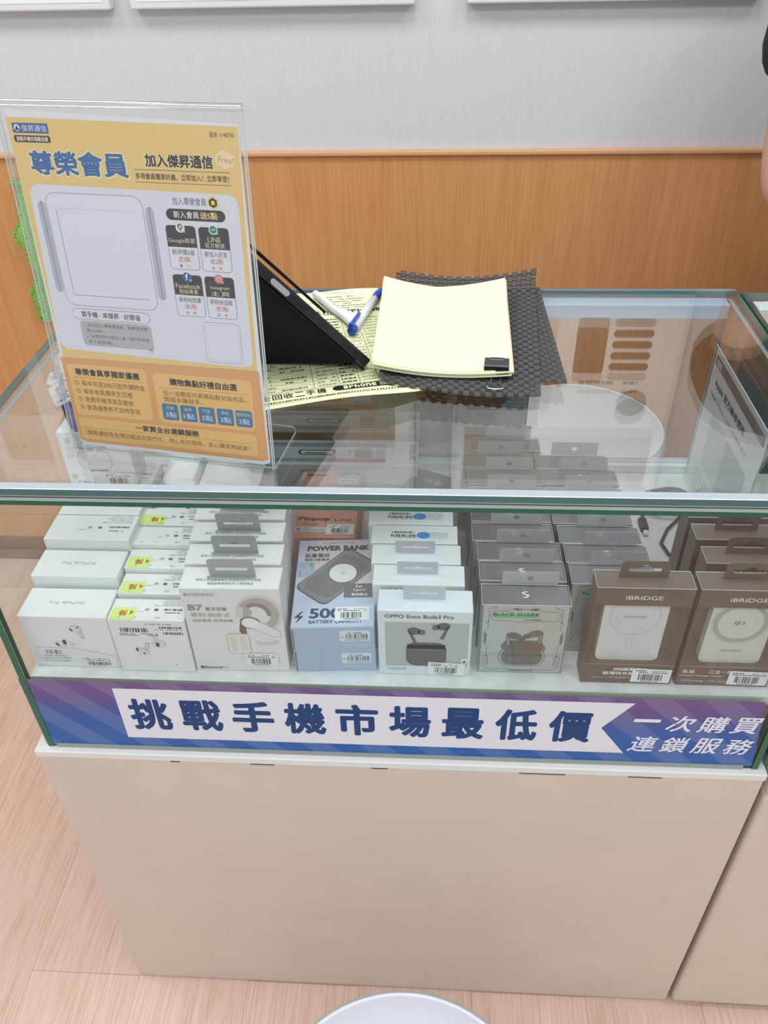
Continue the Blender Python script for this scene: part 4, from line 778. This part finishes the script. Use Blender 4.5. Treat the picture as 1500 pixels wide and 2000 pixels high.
for i, s_ in enumerate(('每半年送200元配件購物金', '每年會員獨家生日禮', '免費手機清潔及健檢', '會員優惠券不定時發送')):
    y = 69 - i * 8.3; k.text(s_, 22, y, 5.6, '#57452f', w=(64, 50, 49.5, 55)[i]); k.ring(17.2, y + 2.8, 2.5, .35, '#57452f', 4, 20); k.text(str(i + 1), 17.2, y + 1.3, 3, '#57452f', al='c')
k.text('購物集點好禮自由選', 112, 77.4, 7, TB, w=65, bold=.03); k.line([(100, 74.6), (188, 74.6)], .35, '#a5813f', 4)
k.text('任一消費皆可累積點數兌換商品，', 103.7, 66.6, 5.4, '#57452f', w=81); k.text('買越多賺越多。', 103.7, 60.4, 5.2, '#57452f', w=38)
for i, (a_, b_) in enumerate((('手機', '3點'), ('配件', '1點'), ('門號', '5點'), ('保修', '3點'), ('舊機回收', '3點'))):
    x = 100.4 + i * 18.1; k.rr(x, 41.9, 16, 16.6, 2, '#3f7ba8', 4); k.text(a_, x + 8, 52.6, 3.6, '#d9dd9a', al='c', l=6, w=13.5 if i == 4 else None); k.text(b_, x + 8, 44.6, 5.8, '#e9edf0', al='c', l=6, w=10.5)
k.text('一家買全台連鎖服務', 69, 26.6, 6.6, TB, w=65, bold=.03); k.line([(15, 24.8), (187, 24.8)], .35, '#a5813f', 4); k.text('傑昇通信在台灣已超過百家門市，用心為您服務，安心購買無疑慮！', 16.2, 17, 5.4, '#57452f', w=167)
o = putS(m.build('printed_sheet', t)); tag(o, 'printed sheet, yellow above and orange below, with blue heading')

# ---- towel hanging on the wall behind the sign
m = MB(); R = random.Random(2)
def tw(u, v, side):
    z = 1.020 - v * .300; sag = .012 * math.sin(v * 9) + .006 * math.sin(v * 23 + 1)
    x = -.356 + u * .130 - .016 * v + (.010 * math.sin(v * 13) + .004 * math.sin(v * 31)) * (1 - u) ; y = YW - .004 - (.016 + .010 * math.sin(u * 6 + v * 3)) * side - .010 * side * math.sin(PI * u) + .003 * sag
    return (x, y, z)
m.grid(lambda u, v: tw(u, v, 1.0), 24, 90, M_TOWEL); m.grid(lambda u, v: tw(u, v, .25), 24, 90, M_TOWEL, flip=True)
m.grid(lambda u, v: tw(0, v, .25 + .75 * u), 3, 90, M_TOWEL); m.grid(lambda u, v: tw(1, v, 1 - .75 * u), 3, 90, M_TOWEL)
m.grid(lambda u, v: tw(u, 0, .25 + .75 * v), 24, 2, M_TOWEL, flip=True); m.grid(lambda u, v: tw(u, 1, 1 - .75 * v), 24, 2, M_TOWEL, flip=True)
t = m.build('towel'); tag(t, 'green microfibre towel hanging on the wood wall behind the left side of sign', 'towel')
f = MB()
for i in range(520):
    v = R.random(); s_ = R.random(); p = Vector(tw(0, v, s_)); d = Vector((-R.uniform(.4, 1), R.uniform(-.5, .2), R.uniform(-.6, .6))).normalized() * R.uniform(.004, .010)
    f.tube([p + Vector((.002, 0, 0)), p + d * .6 + Vector((0, 0, .001)), p + d], [.0016, .0013, .0007], M_TOWEL, 5)
o = f.build('fringe', t); tag(o, kind='stuff')
m = MB(); m.tube([(-.33, YW - .001, 1.018), (-.33, YW - .022, 1.016), (-.33, YW - .028, 1.022)], .003, CHROME, 8); m.lathe([(0, 0), (.010, 0), (.010, .003), (0, .003)], CHROME, 20, (-.33, YW - .012, 1.012)); o = m.build('hook', t)

# ---- blue pen and crumpled clear bag behind the sign
def pen(label, a, b, cap_at_start=True, ink='#2b4fb4', barrel='#e4e4ec'):
    a, b = Vector(a), Vector(b); L = (b - a).length; d = (b - a).normalized(); q = d.to_track_quat('Z', 'Y'); t = thing('pen', label, 'pen', a); t.rotation_mode = 'QUATERNION'; t.rotation_quaternion = q; I = mat(ink, .3)
    r = .0052; s = MB(); s.lathe([(0, .010), (r, .010), (r, L * .72), (0, L * .72)], mat(barrel, .3), 20); o = s.build('barrel', t)
    s = MB(); s.lathe([(0, L * .7205), (r * .98, L * .7205), (r * .95, L * .86), (.0022, L * .97), (.0008, L), (0, L)], I, 20); s.build('grip', t)
    s = MB(); s.lathe([(0, -.0005), (r * 1.05, 0), (r * 1.12, .004), (r * 1.05, .0098), (0, .0098)], I, 20); s.rbox((-.0028, .0035, -.002), (.0028, .0105, .003), I, .001); s.rbox((-.0022, .0078, .001), (.0022, .0102, .034), I, .0008); s.build('clip_cap', t)
    return t, o
pen('white pen with blue clip and grip lying on the price flyer beside the pad', (.3885, .3085, ZT + .0083), (.4185, .4420, ZT + .0073))
pen('dark blue pen lying on the showcase behind the sign, only its left end showing', (.0700, .1900, ZT + .0062), (.1300, .0830, ZT + .0062), ink='#33337a', barrel='#33337a')

m = MB(); BAG = glass('crumpled_film', (.96, .965, .97, 1), extra=.05, haze=.22, hazecol=(.8, .8, .83, 1), rough=.08)
def bagp(u, v):
    a, q = 2 * PI * u, PI * v; d = Vector((math.sin(q) * math.cos(a), math.sin(q) * math.sin(a), math.cos(q))); r = 1 + .35 * noise.noise(d * 2.6) + .16 * noise.noise(d * 8)
    return (.108 + d.x * .036 * r, .195 + d.y * .070 * r, max(ZT + .001, ZT + .016 + d.z * .020 * r))
m.grid(bagp, 40, 28, BAG, False, True); o = m.build('plastic_bag'); tag(o, 'crumpled clear plastic bag on the glass behind the left edge of the sign', 'bag')

# ---- tablet leaning in a black folio
P = Vector((.4180, .2290, ZT + .0118)); th = math.radians(31); el = math.radians(49.5)
TU = Vector((-math.cos(el) * math.cos(th), -math.cos(el) * math.sin(th), math.sin(el))); TB_ = Vector((-math.sin(th), math.cos(th), 0)); TN = TB_.cross(TU).normalized()
if TN.z < 0: TN = -TN
t = thing('tablet', 'black tablet propped up in a folio cover, side edge facing us, behind the sign', 'tablet', P)
def putT(o): o.location = -P; return o
def T(a, b, n): return P + TU * a + TB_ * b + TN * n
def tbox(a0, a1, b0, b1, n0, n1, mb, m, ms=None):
    vs = [T(a, b, n) for n in (n0, n1) for a, b in ((a0, b0), (a1, b0), (a1, b1), (a0, b1))]
    bm = bmesh.new(); V = [bm.verts.new(v) for v in vs]
    for f in ((0, 3, 2, 1), (4, 5, 6, 7), (0, 1, 5, 4), (1, 2, 6, 5), (2, 3, 7, 6), (3, 0, 4, 7)): bm.faces.new([V[i] for i in f])
    bmesh.ops.recalc_face_normals(bm, faces=bm.faces[:]); bmesh.ops.bevel(bm, geom=bm.edges[:], offset=.0016, segments=2, affect='EDGES', profile=.5)
    bm.verts.index_update(); mb.add([v.co.copy() for v in bm.verts], [tuple(v.index for v in f.verts) for f in bm.faces], m); bm.free()
CS = mat('#26262d', .42); FO = mat('#0d0d12', .7, .25)
m = MB(); tbox(0, .186, 0, .235, -.0115, -.0005, m, CS); o = putT(m.build('body', t))
m = MB(); vs = [T(a, b, -.0002) for a, b in ((.007, .008), (.179, .008), (.179, .227), (.007, .227))]; m.add(vs, [(0, 1, 2, 3)], mat('#121217', .08, .6)); m.build('screen', o)
m = MB(); tbox(.085, .188, 0, .236, .0050, .0053, m, FO); tbox(.178, .188, .225, .236, -.0008, .0048, m, FO); o2 = m.build('privacy_flap', o)
m = MB()
pts = []
for cx, a0 in ((.1560, -90), (.1360, 90)): pts += [(cx + .0030 * math.cos(math.radians(a0 + 22.5 * i)), -.0062 + .0030 * math.sin(math.radians(a0 + 22.5 * i))) for i in range(9)]
m.prism(pts, T(0, -.0006, 0), TU, TN, .001, mat('#b9bac0', .3)); m.build('power_button', o)
for base in (.018, .107):
    m = MB()
    for i in range(11 if base == .018 else 9):
        a = base + i * .0026; vs = [T(a + da, -.0002, n) for da, n in ((0, -.0088), (.0011, -.0088), (.0018, -.0040), (.0007, -.0040))]; m.add(vs, [(0, 1, 2, 3), (3, 2, 1, 0)], mat('#07070a', .6))
    m.build('speaker_slots', o)
# folio: back cover under the tablet, triangular standing flap and base flap
m = MB(); tbox(-.001, .188, -.0010, .236, -.0150, -.0122, m, FO)
B1, B2 = Vector((.205, .2405, ZT + .0035)), Vector((.3960, .2355, ZT + .0035)); Tp = T(.175, .012, -.0155); dn = Vector((0, .0025, 0))
tri = [B1, B2, T(.012, .006, -.0152), Tp]
m.add(tri + [v + dn for v in tri], [(0, 1, 2, 3), (7, 6, 5, 4), (0, 4, 5, 1), (1, 5, 6, 2), (2, 6, 7, 3), (3, 7, 4, 0)], FO)
m.rbox((.205, .238, ZT + .0021), (.398, .268, ZT + .0036), FO, .0006, 1)
o = putT(m.build('folio_cover', t)); tag(o, 'black folio cover folded into a triangular stand')

# ---- printed price flyer under tablet and pad
FA, FB_, FC, FD = Vector((.268, .112, ZT)), Vector((.4800, .1830, ZT)), Vector((.4120, .4500, ZT)), Vector((.2060, .4230, ZT))
def fl(x, y, off=0):          # x 0..210, y 0..297 in millimetres on the sheet
    u, v = x / 210, y / 297; p = (FA * (1 - u) + FB_ * u) * (1 - v) + (FD * (1 - u) + FC * u) * v
    wv = max(0, 1 - v * 5) ** 1.5; z = .0004 + .0085 * wv * (.55 + .45 * math.sin(u * 7.5 + 2.2)); y2 = .010 * wv * math.sin(u * 6.2 - .6)
    z += .004 * max(0, (v - .9) * 10) ** 1.5 * (.6 + .4 * math.sin(u * 9))
    return Vector((p.x, p.y + y2, ZT + z + off))
m = MB(); FY = mat('#eff0c4', .6)
m.grid(lambda u, v: fl(u * 210, v * 297), 30, 42, FY); m.grid(lambda u, v: fl(u * 210, v * 297, -.0002), 30, 42, FY, flip=True)
k = Ink(m, (0, 0, 0), (1, 0, 0), (0, 1, 0), fn=lambda x, y, o_: fl(x, y, .00012 + o_ * .4))
KK = '#3a3a30'
def wtext(s_, x, y, h, w, bold=.02, c=KK, l=3):
    n = len(s_)
    for i, ch in enumerate(s_): k.text(ch, x + w * (i + .5) / n, y, h, c, w=w / n * .86, al='c', bold=bold, l=l)
wtext('高價現金回收二手機', 6, 21, 13, 104)
def strip(x0, x1, y0, y1, c, l, n=14):
    for i in range(n): a, b = x0 + (x1 - x0) * i / n, x0 + (x1 - x0) * (i + 1) / n; k.poly([(a, y0), (b, y0), (b, y1), (a, y1)], c, l)
strip(122, 205, 22, 35, '#26241f', 2); k.ell(122, 28.5, 6, 6.5, '#26241f', 2)
wtext('iPhone', 127, 24.5, 8.5, 36, .03, '#eff0c4', 4); wtext('換現', 165, 24, 9.5, 22, .03, '#eff0c4', 4)
k.line([(4, 18.5), (205, 18.5)], .6, KK, 2); strip(8, 200, 11, 11.4, KK, 2); R = random.Random(5)
for i in range(64): k.rect(8 + i * 3, 12.4, R.uniform(1.2, 2.4), 3, '#55533f', 2)
k.rect(4, 37.5, 201, .6, KK, 2)
for r_ in range(21):
    y = 40 + r_ * 8.4; k.line([(4, y - .6), (70, y - .6), (140, y - .6), (205, y - .6)], .35, '#6d6b52', 2)
    k.dash(8, y + 1.4, 46 + 8 * R.random(), 2.2, r_, '#7d7b64', 2); k.dash(64, y + 1.4, 28, 2.6, r_ + 40, '#5d5b46', 2) if r_ % 3 != 1 else None; k.dash(103, y + 1.4, 20, 2.2, r_ + 80, '#7d7b64', 2); k.dash(128, y + 1.4, 16, 2.8, r_ + 120, '#3f3e34', 2, .1); k.dash(151, y + 1.6, 14, 1.8, r_ + 160, '#8d8b72', 2); k.dash(170, y + 1.6, 30, 1.8, r_ + 200, '#85836a', 2)
for x in (98, 125, 147, 167): 
    for j in range(6): k.line([(x, 38 + j * 29), (x, 38 + (j + 1) * 29)], .45, '#55533f', 2)
wtext('卡紙', 98, 226, 12, 28, .03); k.rring(128, 225, 22, 15, 1, 1.3, KK, FY, 2); wtext('換', 130, 227, 11, 18, .02); wtext('iPhone', 156, 227, 11, 46, .03)
k.dash(86, 250, 28, 7, 3, KK, 2, .1); k.rring(84, 262, 34, 8, 1, .7, '#55533f', FY, 2); k.dash(88, 264, 26, 3.6, 8, '#6d6b52', 3)
for i in range(6): k.dash(126, 243 + i * 7, 60, 2.2, 30 + i, '#77755c', 2)
k.line([(6, 290), (205, 290)], .6, '#6d6b52', 2); k.line([(122, 240), (122, 288)], .4, '#6d6b52', 2)
o = m.build('flyer'); tag(o, 'pale yellow price flyer with black print spread under the tablet and pad', 'flyer')

# ---- white paper with a rolled edge beside the tablet
m = MB(); WPM = mat('#e6e4ee', .6)
wa, wb, wc = Vector((.3310, .4230, ZT + .0016)), Vector((.3925, .3260, ZT + .0016)), Vector((.4030, .3600, ZT + .0016)); ax = (wb - wa).normalized(); sd = Vector((-ax.y, ax.x, 0)); sd = sd if sd.x > 0 else -sd
def roll(u, v):
    a = -1.2 + v * 5.2; r = .0048; p = wa.lerp(wb, u); return (p.x + sd.x * (r * math.cos(a)), p.y + sd.y * (r * math.cos(a)) + .0, ZT + .0066 + r * math.sin(a) + .0008 * math.sin(u * 11))
m.grid(roll, 16, 16, WPM); m.grid(lambda u, v: tuple(Vector(roll(u, v)) + Vector((0, 0, -.0003))), 16, 16, WPM, flip=True)
tri = [wa.lerp(wb, .35), wb, wb + sd * .006, wc, wa.lerp(wc, .55)]
m.add(tri + [p_ + Vector((0, 0, .0005)) for p_ in tri], [(4, 3, 2, 1, 0), (5, 6, 7, 8, 9)] + [(i, (i + 1) % 5, 5 + (i + 1) % 5, 5 + i) for i in range(5)], WPM)
o = m.build('paper_scrap'); tag(o, 'torn white paper with a rolled edge between the tablet and the pen', 'paper')

# ---- two anti-slip mats
def mat_mesh(name, label, FN, nx, ny, zoff, seed):
    """ribbed foam mesh: rows of raised pads with staggered holes"""
    m = MB(); c1, c2 = mat('#4f4e4e', .75), mat('#3a3939', .8); vs = {}; 
    def P_(i, j, lift): return FN(i / nx, j / ny, lift)
    for j in range(ny):
        for i in range(nx):
            if (i + j) % 2 == 0:      # raised pad
                a = .11; b = .07; p = [P_(i - a, j - b, 0), P_(i + 1 + a, j - b, 0), P_(i + 1 + a, j + 1 + b, 0), P_(i - a, j + 1 + b, 0)]
                q = [P_(i + .02, j + .06, .0019), P_(i + .98, j + .06, .0019), P_(i + .98, j + .94, .0019), P_(i + .02, j + .94, .0019)]
                m.add(p + q, [(3, 2, 1, 0), (4, 5, 6, 7), (0, 1, 5, 4), (1, 2, 6, 5), (2, 3, 7, 6), (3, 0, 4, 7)], c1)
            else:                     # bridge between pads, leaving a hole
                p = [P_(i - .05, j + .28, .0001), P_(i + 1.05, j + .28, .0001), P_(i + 1.05, j + .60, .0001), P_(i - .05, j + .60, .0001)]; q = [Vector(v) + Vector((0, 0, .0006)) for v in p]
                m.add(list(p) + q, [(3, 2, 1, 0), (4, 5, 6, 7), (0, 1, 5, 4), (2, 3, 7, 6)], c2)
    o = m.build(name); tag(o, label, 'mat', 'anti-slip mats under the pad'); return o
def bil(A, B, C, D, u, v): return (A * (1 - u) + B * u) * (1 - v) + (D * (1 - u) + C * u) * v
MA = [Vector((.428, .188, 0)), Vector((.600, .158, 0)), Vector((.621, .462, 0)), Vector((.437, .457, 0))]
MBp = [Vector((.4700, .215, 0)), Vector((.6330, .198, 0)), Vector((.6270, .450, 0)), Vector((.4600, .440, 0))]
def fnA(u, v, l):
    p = bil(*MA, u, v); far = max(0, v - .86) / .14; z = ZT + .0052 + .020 * far ** 2 * (1 - .55 * math.sin(PI * min(max(u, 0), 1))) + .002 * max(0, .06 - v) / .06 * (math.sin(u * 8) * .5 + .5)
    z += .008 * max(0, .05 - u) / .05 * max(0, .12 - v) / .12
    return Vector((p.x, p.y - .008 * math.sin(PI * u) * max(0, .25 - v) * 4, z + l))
def fnB(u, v, l):
    p = bil(*MBp, u, v); return Vector((p.x, p.y, ZT + .0006 + .0015 * math.sin(u * 5) ** 2 * max(0, u - .8) + l + .009 * max(0, v - .75) ** 2 * 16 * .3))
mat_mesh('mat', 'dark grey woven anti-slip mat directly beneath the yellow pad, far edge curling up', fnA, 30, 44, 0, 1)
mat_mesh('mat', 'lower dark grey anti-slip mat sticking out to the right of the upper mat', fnB, 28, 40, 0, 2)

# ---- yellow memo pad with binder clip
PQ = [Vector((.4215, .2070, 0)), Vector((.5730, .1930, 0)), Vector((.5780, .4150, 0)), Vector((.4220, .4300, 0))]
t = thing('memo_pad', 'stack of blank pale yellow paper lying on the dark mats', 'paper pad', (.498, .311, ZT + .009))
def putP(o): o.location = (-.498, -.311, -ZT - .009); return o
ZP = ZT + .0082
def pd(u, v, h, dx=0, dy=0, rot=0):
    p = bil(*PQ, u, v); c = Vector((.498, .311, 0)); q = p - c; q = Vector((q.x * math.cos(rot) - q.y * math.sin(rot), q.x * math.sin(rot) + q.y * math.cos(rot), 0)); p = c + q
    z = ZP + h + .010 * (abs(u - .45) ** 2 * 3.2) * (.45 + .55 * v) + .006 * max(0, v - .8) * 5 * abs(u - .45) * 2 + .0030 * (1 - v) * (1 - u) ** 3
    return (p.x + dx, p.y + dy - .004 * math.sin(PI * u) * (1 - v), z)
YP = ['#e6e8ba', '#e2dba9', '#e8e9c3', '#dccca9', '#e2e1e3', '#e6e7be']
def leaf(h0, h1, c, dx, dy, rot):
    mm = mat(c, .65); m = MB(); m.grid(lambda u, v: pd(u, v, h1, dx, dy, rot), 16, 20, mm); m.grid(lambda u, v: pd(u, v, h0, dx, dy, rot), 16, 20, mm, flip=True)
    for fn, n_ in ((lambda u, v: pd(u, 0, h0 + (h1 - h0) * v, dx, dy, rot), 16), (lambda u, v: pd(1 - u, 1, h0 + (h1 - h0) * v, dx, dy, rot), 16), (lambda u, v: pd(1, u, h0 + (h1 - h0) * v, dx, dy, rot), 20), (lambda u, v: pd(0, 1 - u, h0 + (h1 - h0) * v, dx, dy, rot), 20)): m.grid(fn, n_, 1, mm)
    return m
hs = [0, .0014, .0022, .0036, .0045, .0060, .0075]
for i in range(6):
    R = random.Random(i + 3); o = putP(leaf(hs[i], hs[i + 1] - .00012, YP[(5 - i + 1) % 6] if i < 5 else '#e8e8c6', R.uniform(-.0022, .0022), R.uniform(-.002, .002), R.uniform(-.010, .010)).build('sheets' if i < 5 else 'top_sheet', t))
# clip bites the near edge
t = thing('binder_clip', 'black binder clip with silver wire handles gripping near edge of the yellow pad', 'clip', (.555, .208, ZT))
def putC(o): o.location = (-.555, -.208, -ZT); return o
m = MB(); cx, cy, a = .5560, .2055, -.085; ca, sa = math.cos(a), math.sin(a)
def Cc(x, y, z): return (cx + x * ca - y * sa, cy + x * sa + y * ca, ZP + z)
w2 = .0132; prof = [(.013, .0128), (-.0095, .0158), (-.0110, .0146), (-.0110, .0002), (-.0098, -.0006), (.004, -.0006), (.004, .0000), (-.0090, .0004), (-.0090, .0140), (.013, .0120)]
vs = [Cc(-w2, y, z) for y, z in prof] + [Cc(w2, y, z) for y, z in prof]; n = len(prof)
m.add(vs, [(i, (i + 1) % n, n + (i + 1) % n, n + i) for i in range(n)] + [tuple(range(n - 1, -1, -1)), tuple(range(n, 2 * n))], mat('#121218', .22, .6)); putC(m.build('body', t))
def handle(z0, z1, y1, y0=-.0085):
    m = MB(); pts = [Cc(-.0052, y0, z0), Cc(-.0048, y0 - (y0 - y1) * .55, (z0 * .45 + z1 * .55)), Cc(-.0092, y0 - (y0 - y1) * .78, (z0 * .2 + z1 * .8))]
    pts += [Cc(.0098 * math.sin(q), y1 + .0042 * (1 - math.cos(q)), z1) for q in [(-.9 + .3 * i) for i in range(7)]]
    pts += [Cc(.0092, y0 - (y0 - y1) * .78, (z0 * .2 + z1 * .8)), Cc(.0048, y0 - (y0 - y1) * .55, (z0 * .45 + z1 * .55)), Cc(.0052, y0, z0)]
    m.tube(pts, .00085, CHROME, 8); return m
putC(handle(.0018, .0026, -.038, -.0105).build('wire_handle', t))
m = MB(); m.tube([Cc(-.0070, .0130, .0136), Cc(.0070, .0130, .0136)], .0011, CHROME, 8); pts = [Cc(-.0045, .012, .0106), Cc(-.0040, -.004, .0145), Cc(-.0060, -.010, .0160), Cc(0, -.0135, .0165), Cc(.0060, -.010, .0160), Cc(.0040, -.004, .0145), Cc(.0045, .012, .0106)]
putC(m.build('hinge_tube', t))

# ---- vinyl stools: one in front of the cabinet, one behind the counter
def stool(label, x, y, h, R_=.168, rz=0):
    t = thing('stool', label, 'stool', (x, y, 0), rz, 'round white vinyl stools'); VN = mat('#c6cbd1', .25, .4)
    m = MB(); m.lathe([(0, h), (R_ * .5, h - .0005), (R_ * .80, h - .002), (R_ * .905, h - .006), (R_ * .93, h - .0085)], VN, 72); pr = [(R_ * .935, h - .010), (R_ * .985, h - .018), (R_, h - .032), (R_ * .985, h - .050), (R_ * .93, h - .056), (0, h - .056)]; m.lathe(pr, mat('#c0c5ca', .3), 72); m.build('seat', t)
    m = MB(); m.tube([(R_ * .933 * math.cos(a), R_ * .933 * math.sin(a), h - .0085) for a in [2 * PI * i / 72 for i in range(72)]], .0024, mat('#d3d6db', .3), 8, True); m.build('piping', t)
    m = MB(); m.tube([(R_ * f, .004, z) for f, z in ((.945, h - .009), (.985, h - .016), (1.003, h - .032), (.985, h - .050))], .0012, mat('#b9bec4', .4), 6); m.build('seam', t)
    m = MB(); m.lathe([(0, h - .0565), (.045, h - .0565), (.045, h - .066), (.024, h - .070), (.024, .030), (0, .030)], CHROME, 28); m.build('column', t)
    m = MB(); m.lathe([(0, .0005), (.165, .0005), (.170, .006), (.150, .014), (.040, .030), (0, .030)], CHROME, 48); m.build('base', t); return t
stool('round white vinyl stool in front of the beige cabinet at the bottom edge',   .469, -.343, .45, .170, math.radians(78))
stool('round white stool behind the counter seen through the showcase glass', .788, .852, .60, .178, math.radians(150))
# ================================================================== SALESPERSON: only an elbow and a sleeve corner enter the frame
SKIN = mat('#d2a391', .5); SHIRT = mat('#1d2130', .8); TROU = mat('#2b2d33', .8); HAIR = mat('#191514', .5)
def skin(mb, vs, es, rs, m, sub=2):
    me = bpy.data.meshes.new('sk'); me.from_pydata(vs, es, []); o = bpy.data.objects.new('sk', me); COL.objects.link(o)
    o.modifiers.new('s', 'SKIN'); sd = me.skin_vertices[0].data
    for i, r in enumerate(rs): sd[i].radius = (r, r) if isinstance(r, (int, float)) else r; sd[i].use_root = (i == 0)
    su = o.modifiers.new('u', 'SUBSURF'); su.levels = sub; su.render_levels = sub
    e = bpy.data.meshes.new_from_object(o.evaluated_get(bpy.context.evaluated_depsgraph_get()))
    mb.add([v.co.copy() for v in e.vertices], [tuple(p.vertices) for p in e.polygons], m, True)
    bpy.data.objects.remove(o); bpy.data.meshes.remove(me); bpy.data.meshes.remove(e)
PX, PY = 1.211, .752
def chainy(n): return [(i, i + 1) for i in range(n - 1)]
t = thing('person', 'person in a dark short-sleeved shirt behind the neighbouring showcase, bent elbow at right border', 'person', (PX, PY, 0))
def putH(o): o.location = (-PX, -PY, 0); return o
b = MB()
sp = [(PX, PY, .93), (PX, PY + .005, 1.08), (PX, PY + .008, 1.24), (PX, PY + .010, 1.37), (PX, PY + .004, 1.44), (PX, PY - .010, 1.515)]
vs = list(sp); es = chainy(6); rs = [(.145, .105), (.125, .09), (.145, .10), (.120, .085), (.056, .056), (.056, .058)]
for s_ in (-1, 1):
    k0 = len(vs); arm = [(PX + s_ * .150, PY + .008, 1.375), (PX + s_ * .192, PY - .004, 1.335), (PX + s_ * .200, PY - .030, 1.215), (PX + s_ * .203, PY - .050, 1.105), (PX + s_ * .158, PY - .125, 1.098), (PX + s_ * .080, PY - .172, 1.100), (PX + s_ * .052, PY - .182, 1.100)]
    vs += arm; es += [(3, k0)] + [(k0 + i, k0 + i + 1) for i in range(6)]; rs += [.070, .056, .045, .041, .040, .027, .029]
    k1 = len(vs); leg = [(PX + s_ * .085, PY, .84), (PX + s_ * .095, PY - .005, .50), (PX + s_ * .100, PY + .010, .09)]
    vs += leg; es += [(0, k1), (k1, k1 + 1), (k1 + 1, k1 + 2)]; rs += [.088, .058, .040]
skin(b, vs, es, rs, SKIN)
for s_ in (-1, 1):          # hands folded before the belly: palm, four fingers, thumb
    w = Vector((PX + s_ * .056, PY - .181 - .012 * s_, 1.100 + .012 * s_)); f = Vector((-s_ * .93, -.22, -.10)).normalized(); sd = Vector((0, 0, 1))
    palm = [w, w + f * .030, w + f * .068]; skin(b, [tuple(v) for v in palm], chainy(3), [(.026, .019), (.034, .014), (.036, .011)], SKIN)
    for j, L in enumerate((.060, .072, .068, .052)):
        o_ = w + f * .066 + sd * (-.024 + .0165 * j) * -1; g = (f + sd * (.10 - .07 * j)).normalized()
        skin(b, [tuple(o_ - g * .016), tuple(o_), tuple(o_ + g * L * .48 + Vector((0, 0, .002))), tuple(o_ + g * L * .78 + Vector((0, 0, -.006))), tuple(o_ + g * L + Vector((0, 0, -.013)))], chainy(5), [.0088, .0088, .0083, .0076, .0062], SKIN)
    o_ = w + f * .022 + sd * .022; g = (f * .72 + sd * .66).normalized()
    skin(b, [tuple(o_ - g * .014), tuple(o_ + g * .018), tuple(o_ + g * .042), tuple(o_ + g * .060 + Vector((0, 0, -.004)))], chainy(4), [.012, .0108, .0095, .007], SKIN)
HC = Vector((PX, PY - .022, 1.585))
def head(u, v):
    th_, ph = 2 * PI * u, PI * v; x, y, z = math.sin(ph) * math.sin(th_), -math.sin(ph) * math.cos(th_), math.cos(ph)
    k_ = 1 - .20 * max(0, -z) ** 1.4; fx = .074 * k_; fy = .096 * (1 - .10 * max(0, -z)); p = Vector((x * fx, y * fy, z * .116))
    d2 = (p.x / .012) ** 2 + ((p.z + .016) / .020) ** 2
    if y < 0: p.y -= .021 * math.exp(-d2); p.y += .006 * math.exp(-(((abs(p.x) - .030) / .013) ** 2 + ((p.z - .008) / .011) ** 2)); p.y -= .005 * math.exp(-((p.x / .022) ** 2 + ((p.z + .052) / .007) ** 2))
    return tuple(HC + p)
b.grid(head, 48, 36, SKIN, True, True)
for s_ in (-1, 1):
    b.lathe([(0, -.010), (.007, -.007), (.010, 0), (.007, .007), (0, .010)], mat('#e9e6e2', .2), 16, HC + Vector((s_ * .030, -.0775, .008))); b.lathe([(0, -.005), (.0045, 0), (0, .005)], mat('#1c1512', .2), 12, HC + Vector((s_ * .030, -.0865, .008)))
    skin(b, [tuple(HC + Vector((s_ * .070, .006, -.022))), tuple(HC + Vector((s_ * .077, .012, -.002))), tuple(HC + Vector((s_ * .078, .016, .018)))], chainy(3), [.008, .012, .010], SKIN)
    b.tube([HC + Vector((s_ * .016, -.0885, .026)), HC + Vector((s_ * .030, -.086, .031)), HC + Vector((s_ * .045, -.077, .026))], .0028, HAIR, 6)
b.tube([HC + Vector((-.022, -.0885, -.052)), HC + Vector((0, -.0965, -.050)), HC + Vector((.022, -.0885, -.052))], [.002, .0042, .002], mat('#b0716a', .5), 8)
putH(b.build('body', t))
h = MB()
def hair(u, v):
    p = Vector(head(u, v * .62)) - HC; q = p * 1.10; c_ = math.cos(2 * PI * u)
    if c_ > .25 and v > .50: q = p * (1.10 - .35 * min(1, (v - .50) * 4) * min(1, (c_ - .25) * 3))
    return tuple(HC + q + Vector((0, .004, .004)))
h.grid(hair, 48, 24, HAIR, True, True); putH(h.build('hair', t))
s = MB(); vs = [(x, y, z) for x, y, z in sp[:4]] + [(PX, PY + .006, 1.420)]; es = chainy(5); rs = [(.152, .118), (.148, .112), (.170, .122), (.148, .104), (.080, .076)]
for s_ in (-1, 1):
    k0 = len(vs); vs += [(PX + s_ * .150, PY + .008, 1.378), (PX + s_ * .196, PY - .006, 1.330), (PX + s_ * .207, PY - .030, 1.222)]; es += [(3, k0), (k0, k0 + 1), (k0 + 1, k0 + 2)]; rs += [.088, .078, .078]
skin(s, vs, es, rs, SHIRT); putH(s.build('shirt', t))
s = MB(); vs = [(PX, PY, .95)]; es = []; rs = [(.122, .100)]
for s_ in (-1, 1):
    k0 = len(vs); vs += [(PX + s_ * .088, PY, .82), (PX + s_ * .097, PY - .005, .50), (PX + s_ * .102, PY + .008, .085)]; es += [(0, k0), (k0, k0 + 1), (k0 + 1, k0 + 2)]; rs += [.094, .072, .060]
skin(s, vs, es, rs, TROU); putH(s.build('trousers', t))
for s_ in (-1, 1):
    s = MB(); s.rbox((PX + s_ * .102 - .048, PY - .185, .0006), (PX + s_ * .102 + .048, PY + .085, .072), mat('#1a1a1c', .4), .030, 4); putH(s.build('shoe', t))
